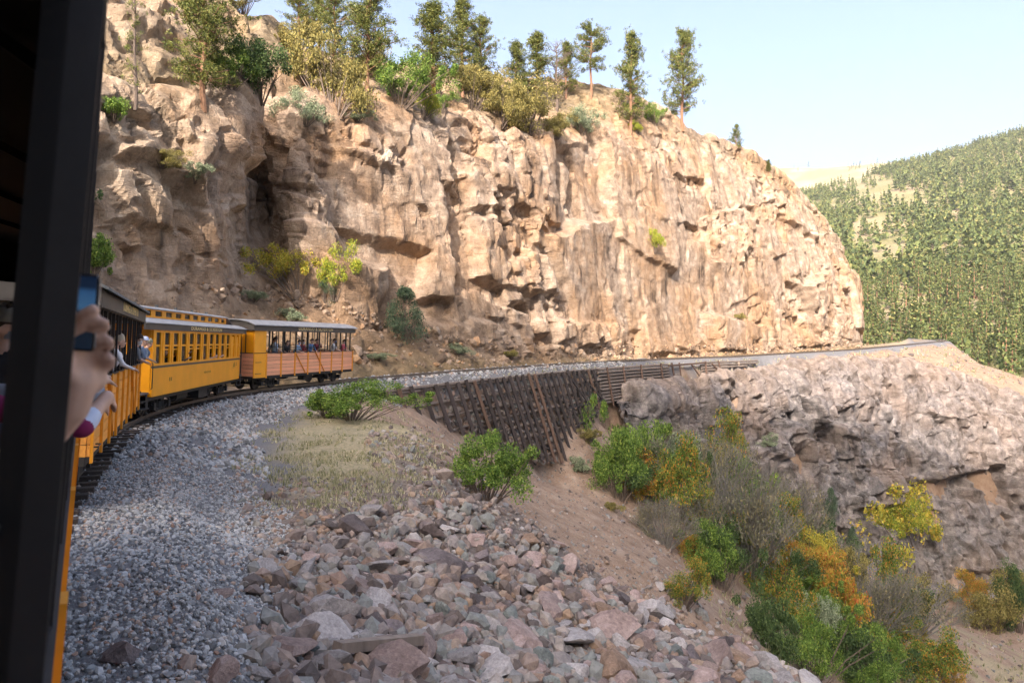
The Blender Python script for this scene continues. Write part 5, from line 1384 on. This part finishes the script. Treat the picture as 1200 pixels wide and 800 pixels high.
# ================================================================== PEOPLE
def capsule(a, b, ra, rb, n=10):
    """closed tapered capsule as vertices and faces"""
    a, b = Vector(a), Vector(b); d = b-a; L = d.length
    d = d.normalized() if L > 1e-6 else Vector((0, 0, 1)); x = d.orthogonal().normalized(); y = d.cross(x)
    rings = [(-ra*math.sin(t), ra*math.cos(t)) for t in (1.1, 0.55, 0)]+[(L+rb*math.sin(t), rb*math.cos(t)) for t in (0, 0.55, 1.1)]
    vs = [a-d*ra]
    for h, r in rings: vs += [a+d*h+(x*math.cos(2*math.pi*j/n)+y*math.sin(2*math.pi*j/n))*r for j in range(n)]
    vs.append(b+d*rb)
    fs = [(0, 1+(j+1) % n, 1+j) for j in range(n)]
    for k in range(5): fs += [(1+k*n+j, 1+k*n+(j+1) % n, 1+(k+1)*n+(j+1) % n, 1+(k+1)*n+j) for j in range(n)]
    e = len(vs)-1; fs += [(e, 1+5*n+j, 1+5*n+(j+1) % n) for j in range(n)]
    return vs, fs
def fuse(caps, voxel, smooth=4):
    """one continuous surface from overlapping capsules; returns mesh and the material tag of each face"""
    mb = MB()
    for a, b, ra, rb, tg in caps: mb.add(*capsule(a, b, ra, rb))
    o = bpy.data.objects.new('tmp', mb.mesh('tmp')); COL.objects.link(o)
    m = o.modifiers.new('r', 'REMESH'); m.mode = 'VOXEL'; m.voxel_size = voxel
    s = o.modifiers.new('s', 'SMOOTH'); s.iterations = smooth; s.factor = 0.5
    me = bpy.data.meshes.new_from_object(o.evaluated_get(bpy.context.evaluated_depsgraph_get()))
    bpy.data.objects.remove(o)
    n = len(me.polygons); c = np.empty(n*3, dtype=np.float32); me.polygons.foreach_get('center', c); c = c.reshape(-1, 3)
    best = np.full(n, 9.0); tg_ = np.zeros(n, int); names = []
    for a, b, ra, rb, tg in caps:
        if tg not in names: names.append(tg)
        a, b = np.array(a), np.array(b); d = b-a; t = np.clip(((c-a)@d)/max(d@d, 1e-9), 0, 1)
        dist = np.linalg.norm(c-(a+t[:, None]*d), axis=1)-(ra+(rb-ra)*t)
        k = dist < best; best = np.where(k, dist, best); tg_ = np.where(k, names.index(tg), tg_)
    me.polygons.foreach_set('material_index', tg_.astype(np.int32)); me.shade_smooth()
    return me, names
MCACHE = {}
def cloth(col, nm='cloth'):
    key = (nm, col)
    if key not in MCACHE: MCACHE[key] = plain(nm, col, 0.85 if nm != 'skin' else 0.5, 0.12, 14, 0, 0.1)
    return MCACHE[key]
SKIN = [(0.58, 0.37, 0.28), (0.48, 0.29, 0.2), (0.60, 0.41, 0.32)]
def elbow(sh, ha, la, lb, hint):
    sh, ha = Vector(sh), Vector(ha); d = ha-sh; D = min(d.length, la+lb-0.005); dn = d.normalized()
    x = (la*la-lb*lb+D*D)/(2*D); h = math.sqrt(max(0, la*la-x*x)); hv = Vector(hint); hv = (hv-dn*hv.dot(dn)).normalized()
    return sh+dn*x+hv*h, sh+dn*D
def fingers(hand, fwd, palm, sc=1.0, curl=0.5):
    """five finger chains: hand centre, direction of the fingers, palm normal"""
    f = Vector(fwd).normalized(); n = Vector(palm).normalized(); n = (n-f*n.dot(f)).normalized(); w = f.cross(n); out = []
    for k, (off, ln) in enumerate(((-0.032, 0.07), (-0.011, 0.08), (0.011, 0.075), (0.031, 0.058))):
        a = Vector(hand)+f*0.04*sc+w*off*sc; d = f
        for j, part in enumerate((0.45, 0.32, 0.23)):
            d = (d*math.cos(curl)+n*math.sin(curl)).normalized() if j else (d*math.cos(curl*0.5)+n*math.sin(curl*0.5)).normalized()
            b = a+d*ln*part*sc; out.append((tuple(a), tuple(b), 0.0095*sc, 0.0085*sc, 'skin')); a = b
            n = (n-d*n.dot(d)).normalized()
        n = Vector(palm).normalized(); n = (n-f*n.dot(f)).normalized()
    a = Vector(hand)-f*0.02*sc-w*0.035*sc; b = a+(f*0.5-w*0.75+n*0.35).normalized()*0.04*sc; c = b+(f*0.85-w*0.25+n*0.45).normalized()*0.032*sc
    out += [(tuple(a), tuple(b), 0.013*sc, 0.0105*sc, 'skin'), (tuple(b), tuple(c), 0.0105*sc, 0.009*sc, 'skin')]
    return out
def person(carM, x, y, face, label, top=(0.3, 0.3, 0.3), pants=(0.05, 0.06, 0.10), hair=(0.05, 0.03, 0.02), skin=0, mask=None, hat=None, h=1.7, lean=0.12, hands=None,
           head=(0, 0), long_sleeve=False, sit=False, voxel=0.02, z0=1.01, extra=None, longhair=False):
    """person standing at car coordinates (x, y) on the floor, facing angle face (0 = forward, -90 = out of the right side)"""
    k = h/1.7; caps = []; A = lambda a, b, ra, rb, t: caps.append((tuple(a), tuple(b), ra*k, rb*k, t))
    V3 = lambda a, b, c: Vector((a, b, c))*k
    dz = -0.42 if sit else 0.0
    hip = V3(0, 0, 0.93+dz); chest = V3(0.30*lean*2, 0, 1.30+dz); neck = V3(0.36*lean*2, 0, 1.46+dz); hd = neck+V3(0.03+0.05*lean, 0, 0.14)
    A(hip+V3(0, 0.07, -0.02), hip+V3(0, -0.07, -0.02), 0.125, 0.125, 'pants'); A(hip+V3(0, 0, 0.06), chest, 0.135, 0.15, 'top')
    A(chest+V3(0, 0.09, 0.02), chest+V3(0, -0.09, 0.02), 0.125, 0.125, 'top'); A(chest+V3(0, 0.16, 0.11), chest+V3(0, -0.16, 0.11), 0.062, 0.062, 'top')
    A(chest+V3(0, 0, 0.12), neck+V3(0.01, 0, 0.06), 0.06, 0.052, 'skin')
    yaw, pit = math.radians(head[0]), math.radians(head[1]); hr = Matrix.Rotation(yaw, 3, 'Z') @ Matrix.Rotation(-pit, 3, 'Y')
    H = lambda a, b, c: hd+hr @ V3(a, b, c)
    A(H(-0.015, 0, 0.045), H(0.0, 0, 0.06), 0.097, 0.092, 'skin'); A(H(0.03, 0, -0.02), H(0.045, 0, -0.055), 0.068, 0.048, 'mask' if mask else 'skin')
    A(H(0.085, 0, 0.02), H(0.108, 0, -0.005), 0.012, 0.016, 'mask' if mask else 'skin')
    for sy in (-1, 1):
        A(H(-0.01, sy*0.094, 0.035), H(-0.015, sy*0.094, -0.005), 0.018, 0.014, 'skin'); A(H(0.083, sy*0.035, 0.04), H(0.086, sy*0.035, 0.04), 0.013, 0.013, 'dark')
    if not mask: A(H(0.082, 0.02, -0.042), H(0.082, -0.02, -0.042), 0.010, 0.010, 'lips')
    for sy in (-1, 1):
        if sit: kn = hip+V3(0.42, sy*0.1, 0.0); an = kn+V3(0.02, 0, -0.42)
        else: kn = V3(0.03, sy*0.1, 0.5); an = V3(-0.02, sy*0.11, 0.09)
        A(hip+V3(0, sy*0.09, -0.03), kn, 0.088, 0.06, 'pants'); A(kn, an, 0.058, 0.042, 'pants'); A(an+V3(-0.03, 0, -0.05), an+V3(0.15, 0, -0.055), 0.042, 0.036, 'dark')
    hands = hands or ((0.34, 0.16, 1.02), (0.34, -0.16, 1.02))
    for sy, ht in ((1, hands[0]), (-1, hands[1])):
        sh = chest+V3(0, sy*0.2, 0.11); el, wr = elbow(sh, V3(*ht), 0.29*k, 0.26*k, (-0.4, sy*0.7, -0.6))
        A(sh, el, 0.056, 0.044, 'top'); md = el.lerp(wr, 0.12)
        A(el, wr, 0.042, 0.03, 'top' if long_sleeve else 'skin')
        fd = (wr-el).normalized(); A(wr, wr+fd*0.065*k, 0.03, 0.034, 'skin')
        hc = wr+fd*0.075*k
        pn = Vector((0, 0, -1)) if abs(fd.z) < 0.85 else Vector((1, 0, 0))
        for c in fingers(hc-fd*0.02, fd, pn, 1.0*k, 0.55): caps.append(c)
    if extra: caps += extra
    me, names = fuse(caps, voxel, 3)
    for t in names:
        me.materials.append({'skin': cloth(SKIN[skin], 'skin'), 'top': cloth(top), 'pants': cloth(pants), 'mask': cloth(mask or (0.5, 0.5, 0.5)), 'dark': cloth((0.02, 0.018, 0.016)), 'lips': cloth((0.42, 0.18, 0.15), 'skin'), 'cuff': cloth((0.45, 0.5, 0.6))}[t])
    R = empty('person'); R.matrix_world = carM @ Matrix.Translation((x, y, z0)) @ Matrix.Rotation(math.radians(face), 4, 'Z'); tag(R, label, 'person', None)
    obj('body', me, None, R)
    # hair: a shell over the back and top of the skull
    hm = MB()
    rows = []
    for i in range(9):
        th = -0.25+i/8*(math.pi*0.66)
        rows.append([tuple(H(-0.012+0.112*math.cos(ph)*math.cos(th)*(1.0 if math.cos(ph) < 0.2 else 0.86), 0.106*math.sin(ph)*math.cos(th), 0.058+0.118*math.sin(th)-(0.0 if math.cos(ph) < 0.25 else -0.03))) for ph in np.linspace(0, 2*math.pi, 17)])
    hm.sheet(rows); hm.build('hair', cloth(hair, 'hair'), R, True)
    if longhair: MB().tube([H(-0.09, 0, 0.05), H(-0.115, 0, -0.06), H(-0.10, 0, -0.2)], [0.07, 0.075, 0.045], 10).build('long_hair', cloth(hair, 'hair'), R, True)
    if hat:
        ht_ = MB(); rows = [[tuple(H(-0.01+r*math.cos(ph), r*0.95*math.sin(ph), z)) for ph in np.linspace(0, 2*math.pi, 17)] for z, r in ((0.075, 0.116), (0.12, 0.113), (0.16, 0.095), (0.185, 0.055), (0.19, 0.0))]
        ht_.sheet(rows)
        ht_.sheet([[tuple(H(0.085, -0.075+0.03*j, 0.085)) for j in range(6)], [tuple(H(0.175-0.02*abs(j-2.5), -0.07+0.028*j, 0.072)) for j in range(6)]])
        ht_.build('cap', cloth(hat), R, True)
    return R

def car_x(carM, u, y=-0.95, z=2.4):
    """how far along the car the photo column u lies"""
    inv = [(abs(600+F*q.x/q.y-u), xx) for xx in np.linspace(-7, 7, 281) for q in [carM @ Vector((xx, y, z))] if q.y > 0.3]
    return min(inv)[1]
OUT = ((0.46, 0.17, 1.06), (0.46, -0.17, 1.06))
# leading gondola
for u, y, face, lab, kw in [
    (326, -0.75, -60, 'person in a light blue shirt standing with back turned in the peach gondola', dict(top=(0.42, 0.55, 0.70), h=1.82, head=(60, 0), lean=0.02)),
    (337, -0.80, -95, 'person with long dark hair and black top at the rail of the peach gondola', dict(top=(0.02, 0.02, 0.022), longhair=True, lean=0.2, h=1.62)),
    (348, -0.82, -80, 'person in a pale blue top and blue mask leaning on the gondola rail', dict(top=(0.35, 0.5, 0.68), mask=(0.12, 0.25, 0.6), lean=0.3, hands=OUT, h=1.65, head=(-30, -8))),
    (356, -0.80, -90, 'person in a maroon jacket with a pale face mask in the peach gondola', dict(top=(0.22, 0.02, 0.04), mask=(0.6, 0.6, 0.62), h=1.66, long_sleeve=True)),
    (364, -0.82, -100, 'person in a denim blue jacket leaning out of the peach gondola', dict(top=(0.10, 0.19, 0.36), long_sleeve=True, lean=0.3, hands=OUT, h=1.72)),
    (372, -0.80, -85, 'person in a dark red jumper holding up a camera in the peach gondola', dict(top=(0.20, 0.025, 0.04), long_sleeve=True, h=1.72, hands=((0.34, 0.08, 1.42), (0.34, -0.06, 1.42)))),
    (391, -0.82, -70, 'person in a white shirt and blue mask at the front of the peach gondola', dict(top=(0.75, 0.75, 0.78), mask=(0.15, 0.3, 0.65), lean=0.2, hands=OUT, h=1.74)),
    (402, -0.82, -80, 'person in a pink and red top behind the last post of the gondola', dict(top=(0.62, 0.12, 0.16), mask=(0.3, 0.45, 0.6), lean=0.22, hands=OUT, h=1.68)),
    (344, 0.25, 80, 'person in a dark coat seated farther inside the peach gondola', dict(top=(0.03, 0.035, 0.04), h=1.7, long_sleeve=True))]:
    person(M3, car_x(M3, u), y, face, lab, **kw)
# second gondola
for u, y, face, lab, kw in [
    (122, -0.97, -80, 'person with pale hair and white sleeves resting on the gondola rail', dict(top=(0.75, 0.76, 0.8), hair=(0.5, 0.42, 0.3), long_sleeve=True, lean=0.3, hands=((0.5, 0.15, 1.08), (0.52, -0.1, 1.06)), h=1.72)),
    (147, -0.97, -75, 'man in a grey shirt and white face mask looking back along the train', dict(top=(0.16, 0.17, 0.19), mask=(0.72, 0.72, 0.75), lean=0.34, hands=OUT, h=1.75, head=(-70, -5))),
    (157, -0.97, -80, 'person in a white and blue cap between the masked man and the end post', dict(top=(0.14, 0.2, 0.3), hat=(0.55, 0.62, 0.78), lean=0.3, hands=OUT, h=1.72, head=(-60, 0))),
    (163, -0.99, -80, 'person with grey green bucket of hair leaning by the end post', dict(top=(0.10, 0.14, 0.2), hair=(0.26, 0.25, 0.17), lean=0.38, hands=OUT, h=1.66, long_sleeve=True, head=(-40, -15))),
    (132, -0.45, -90, 'person in a red top half hidden behind the pale haired one', dict(top=(0.45, 0.03, 0.04), lean=0.1, h=1.66, hat=(0.7, 0.75, 0.85)))]:
    person(M1, car_x(M1, u), y, face, lab, **kw)
# coach passengers at the open windows
for u, y, face, lab, kw in [
    (194, -0.60, -80, 'passenger in black at the second coach window', dict(top=(0.02, 0.02, 0.02), sit=True, lean=0.3, long_sleeve=True, z0=1.05, hands=((0.45, 0.1, 0.92), (0.4, -0.1, 0.9)))),
    (207, -0.60, -75, 'passenger holding a blue phone out of the third coach window', dict(top=(0.05, 0.04, 0.04), sit=True, lean=0.5, long_sleeve=True, z0=1.05, hands=((0.72, 0.1, 1.15), (0.7, -0.1, 0.95)))),
    (241, -0.60, -80, 'passenger in a cream shirt at a middle coach window', dict(top=(0.6, 0.5, 0.42), sit=True, lean=0.45, z0=1.05, hands=((0.68, 0.1, 0.95), (0.68, -0.1, 0.93)))),
    (249, -0.60, -80, 'passenger in a pale pink shirt with an arm on the coach sill', dict(top=(0.7, 0.45, 0.42), sit=True, lean=0.45, z0=1.05, hands=((0.68, 0.1, 0.95), (0.68, -0.1, 0.93)))),
    (255, -0.60, -80, 'passenger in a light blue shirt at a coach window near its front end', dict(top=(0.35, 0.5, 0.7), sit=True, lean=0.35, z0=1.05))]:
    person(M2, car_x(M2, u, -0.9), y, face, lab, **kw)

# ------------------------------------------------------------------ own car: the hand with the phone, close to the lens
def car0(a, l_, z): return M0 @ Vector((_xc+a, -1.25+l_, z))
M0I = M0.inverted()
def loc(u, v, d):  # photo pixel and depth -> car coordinates
    return M0I @ Vector(tuple(P(u, v, d)))
wr = loc(82, 478, 1.22); hand = loc(92, 432, 1.22); el = loc(-30, 596, 1.25); sh = loc(-185, 520, 1.35)
caps = []
def seg(a, b, ra, rb, t='skin'): caps.append((tuple(a), tuple(b), ra, rb, t))
seg(sh, el, 0.058, 0.048, 'skin'); seg(el, wr, 0.047, 0.031)
seg(wr, loc(88, 446, 1.22), 0.032, 0.038); seg(loc(80, 446, 1.21), loc(84, 410, 1.20), 0.024, 0.020); seg(loc(97, 448, 1.23), loc(100, 408, 1.23), 0.024, 0.020); seg(loc(110, 446, 1.25), loc(112, 416, 1.25), 0.022, 0.018)
# fingers close round the lower half of the phone
for k, (u0, v0, um, vm, u1, v1, d) in enumerate(((84, 402, 98, 368, 112, 360, 1.20), (92, 406, 112, 380, 124, 380, 1.22), (98, 414, 118, 400, 129, 402, 1.24), (102, 428, 120, 420, 130, 424, 1.26))):
    seg(loc(u0, v0, d), loc(um, vm, d-0.03), 0.0105, 0.0095); seg(loc(um, vm, d-0.03), loc((um+u1)/2+4, (vm+v1)/2-2, d-0.03), 0.0095, 0.009); seg(loc((um+u1)/2+4, (vm+v1)/2-2, d-0.03), loc(u1, v1+4, d+0.005), 0.009, 0.008)
seg(loc(82, 440, 1.19), loc(70, 414, 1.17), 0.016, 0.013); seg(loc(70, 414, 1.17), loc(76, 385, 1.17), 0.013, 0.011); seg(loc(76, 385, 1.17), loc(84, 366, 1.18), 0.011, 0.0095)
# the rest of the person, inside the car behind the post
ch = loc(-330, 560, 1.42); hp = M0I @ (M0 @ ch + Vector((0, 0, -0.42))); hp = Vector((ch.x, ch.y+0.05, ch.z-0.4)); hd = Vector((ch.x-0.02, ch.y-0.0, ch.z+0.38))
seg(hp, ch, 0.15, 0.16, 'top'); seg(ch+Vector((0.12, 0, 0.08)), ch+Vector((-0.12, 0.02, 0.08)), 0.1, 0.1, 'top'); seg(ch+Vector((0, 0, 0.1)), hd, 0.06, 0.055); seg(hd, hd+Vector((0.02, -0.01, 0.09)), 0.09, 0.095)
seg(hd+Vector((0.06, -0.06, 0.0)), hd+Vector((0.065, -0.065, -0.01)), 0.05, 0.045)
seg(sh, ch+Vector((0.12, 0, 0.06)), 0.062, 0.075, 'top'); seg(sh, sh.lerp(el, 0.12), 0.064, 0.062, 'top')
for sy in (-1, 1):
    seg(hp+Vector((sy*0.09, 0, -0.05)), hp+Vector((sy*0.1, 0.03, -0.45)), 0.09, 0.065, 'pants'); seg(hp+Vector((sy*0.1, 0.03, -0.45)), Vector((hp.x+sy*0.1, hp.y, 1.08)), 0.06, 0.045, 'pants'); seg(Vector((hp.x+sy*0.1, hp.y, 1.05)), Vector((hp.x+sy*0.1, hp.y-0.13, 1.05)), 0.045, 0.04, 'dark')
oa = ch+Vector((-0.2, 0.05, 0.05)); seg(oa, oa+Vector((-0.05, -0.02, -0.28)), 0.055, 0.045, 'top'); seg(oa+Vector((-0.05, -0.02, -0.28)), oa+Vector((0.02, -0.2, -0.42)), 0.043, 0.03)
caps += fingers(oa+Vector((0.03, -0.24, -0.44)), (0.2, -0.8, -0.4), (0, -0.3, -1), 1.0, 0.5)
me, names = fuse(caps, 0.006, 1)
for t in names: me.materials.append({'skin': cloth((0.60, 0.40, 0.31), 'skin'), 'top': cloth((0.24, 0.02, 0.10)), 'pants': cloth((0.06, 0.06, 0.08)), 'dark': cloth((0.02, 0.02, 0.02))}[t])
R = empty('person'); R.matrix_world = M0; tag(R, 'person beside the near black post reaching an arm out to photograph the train', 'person'); obj('body', me, None, R)
hm = MB(); hm.sheet([[tuple(hd+Vector((0.02, -0.01, 0.06))+Vector((0.108*math.cos(ph)*math.cos(th), 0.108*math.sin(ph)*math.cos(th), 0.118*math.sin(th)))) for ph in np.linspace(0, 6.283, 17)] for th in np.linspace(0.05, 1.57, 7)])
hm.build('hair', cloth((0.05, 0.03, 0.02), 'hair'), R, True)
# phone in that hand
M_phone = plain('black_phone_case', (0.012, 0.012, 0.014), 0.25, 0.1, 5)
M_scr, n, l, b = new_mat('phone_screen'); b.inputs['Base Color'].default_value = (0.02, 0.05, 0.10, 1); b.inputs['Roughness'].default_value = 0.08
gco = n.new('ShaderNodeTexCoord'); sx_ = n.new('ShaderNodeSeparateXYZ'); l.new(gco.outputs['Object'], sx_.inputs[0])
cr_ = ramp(n, [(0.0, (0.004, 0.005, 0.006)), (0.50, (0.012, 0.014, 0.015)), (0.56, (0.05, 0.13, 0.24)), (0.74, (0.03, 0.09, 0.20)), (0.80, (0.004, 0.008, 0.02))])
mr_ = n.new('ShaderNodeMapRange'); mr_.inputs[1].default_value = -0.075; mr_.inputs[2].default_value = 0.075; l.new(sx_.outputs[2], mr_.inputs[0]); l.new(mr_.outputs[0], cr_.inputs[0])
l.new(cr_.outputs[0], b.inputs['Emission Color']); b.inputs['Emission Strength'].default_value = 0.22
PH = empty('phone', tuple(P(98, 366, 1.19))); PH.rotation_euler = (math.radians(4), math.radians(5), math.radians(22)); tag(PH, 'black smartphone held up in a raised hand, its screen showing blue sky', 'phone')
ph = MB(); ph.box((0, 0, 0), (0.040, 0.011, 0.135)); c_ = ph.build('case', M_phone, PH)
bv = c_.modifiers.new('b', 'BEVEL'); bv.width = 0.004; bv.segments = 2
MB().box((-0.001, -0.0062, 0), (0.036, 0.0012, 0.126)).build('screen', M_scr, PH)
MB().box((0.0212, 0, 0), (0.002, 0.009, 0.12)).build('metal_edge', plain('pale_phone_edge', (0.5, 0.53, 0.55), 0.3, 0.1, 5, 0.6), PH)

# two more passengers farther along the own car, with forearms out over the rail
def arm_out(a, l0, lab, top, cuffc, hand_uv, elbow_uv, dep, drop, sk=0, h=1.68):
    """passenger of the own car: body inside, one forearm out over the rail to the photo pixel given"""
    hx = M0I @ Vector(tuple(P(*hand_uv, dep))); ex = M0I @ Vector(tuple(P(*elbow_uv, dep-0.12)))
    caps = []
    S = lambda p, q, ra, rb, t='skin': caps.append((tuple(p), tuple(q), ra, rb, t))
    bx, by = ex.x-0.05, -1.25+l0; fl = 1.01; hp = Vector((bx, by, fl+0.9)); ch = Vector((bx+0.02, by-0.10, fl+1.26)); nk = ch+Vector((0.02, -0.03, 0.17)); hd = nk+Vector((0.02, -0.02, 0.13))
    S(hp, ch, 0.14, 0.155, 'top'); S(ch+Vector((0.1, 0, 0.05)), ch+Vector((-0.1, 0, 0.05)), 0.115, 0.115, 'top'); S(ch+Vector((0, 0, 0.1)), hd, 0.058, 0.052); S(hd+Vector((0, 0, 0.03)), hd+Vector((0.02, -0.01, 0.06)), 0.095, 0.092); S(hd+Vector((0.05, -0.02, -0.02)), hd+Vector((0.055, -0.02, -0.04)), 0.06, 0.05); S(hd+Vector((0.11, -0.03, 0.02)), hd+Vector((0.12, -0.03, 0.0)), 0.012, 0.014)
    sh = ch+Vector((0.12, -0.10, 0.06)); S(ch, sh, 0.09, 0.065, 'top'); S(sh, ex, 0.058, 0.05, 'top')
    d = (hx-ex).normalized(); mid = ex.lerp(hx, 0.45); S(ex, mid, 0.05, 0.044, 'cuff'); S(mid, hx, 0.04, 0.03); S(hx, hx+d*0.05, 0.031, 0.034)
    fd = (d+Vector((0, 0, -drop))).normalized(); caps.extend(fingers(hx+d*0.055, fd, (0, 0.3, -1) if drop < 0.8 else (0, 1, -0.3), 1.0, 0.4))
    o2 = ch+Vector((-0.18, 0, 0.05)); S(o2, o2+Vector((-0.03, -0.05, -0.27)), 0.055, 0.046, 'top'); S(o2+Vector((-0.03, -0.05, -0.27)), o2+Vector((0.05, -0.2, -0.3)), 0.042, 0.03); caps.extend(fingers(o2+Vector((0.07, -0.24, -0.3)), (0.3, -0.8, 0), (0, 0, -1), 1.0, 0.5))
    for sy in (-1, 1): S(hp+Vector((sy*0.08, 0, -0.05)), Vector((bx+sy*0.1, by, fl+0.48)), 0.09, 0.06, 'pants'); S(Vector((bx+sy*0.1, by, fl+0.48)), Vector((bx+sy*0.1, by, fl+0.09)), 0.058, 0.042, 'pants'); S(Vector((bx+sy*0.1, by+0.03, fl+0.045)), Vector((bx+sy*0.1, by-0.14, fl+0.045)), 0.042, 0.038, 'dark')
    me, names = fuse(caps, 0.011, 3)
    for t in names: me.materials.append({'skin': cloth(SKIN[sk], 'skin'), 'top': cloth(top), 'cuff': cloth(cuffc), 'pants': cloth((0.06, 0.07, 0.1)), 'dark': cloth((0.02, 0.02, 0.02))}[t])
    R = empty('person'); R.matrix_world = M0; tag(R, lab, 'person'); obj('body', me, None, R)
    hm = MB(); hm.sheet([[tuple(hd+Vector((0, 0, 0.045))+Vector((0.11*math.cos(ph)*math.cos(th), 0.108*math.sin(ph)*math.cos(th), 0.115*math.sin(th)))) for ph in np.linspace(0, 6.283, 17)] for th in np.linspace(0.1, 1.57, 7)]); hm.build('hair', cloth((0.06, 0.04, 0.03), 'hair'), R, True)
arm_out(4, 0.60, 'person with a grey sleeve whose clenched hand rests over the orange rail', (0.22, 0.24, 0.28), (0.18, 0.22, 0.30), (116, 448), (108, 464), 3.3, 0.25, 2)
arm_out(3, 0.58, 'person in maroon with a pale blue cuff letting a hand hang over the side', (0.22, 0.015, 0.09), (0.55, 0.62, 0.78), (118, 474), (96, 500), 3.0, 0.9, 0)
person(M0, _xc+6.2, -0.72, -20, 'person in a peaked cap seated in the dark inside the near car', top=(0.02, 0.02, 0.025), hat=(0.20, 0.19, 0.16), mask=(0.25, 0.26, 0.28), h=1.72, lean=0.1, long_sleeve=True, head=(-90, 0))
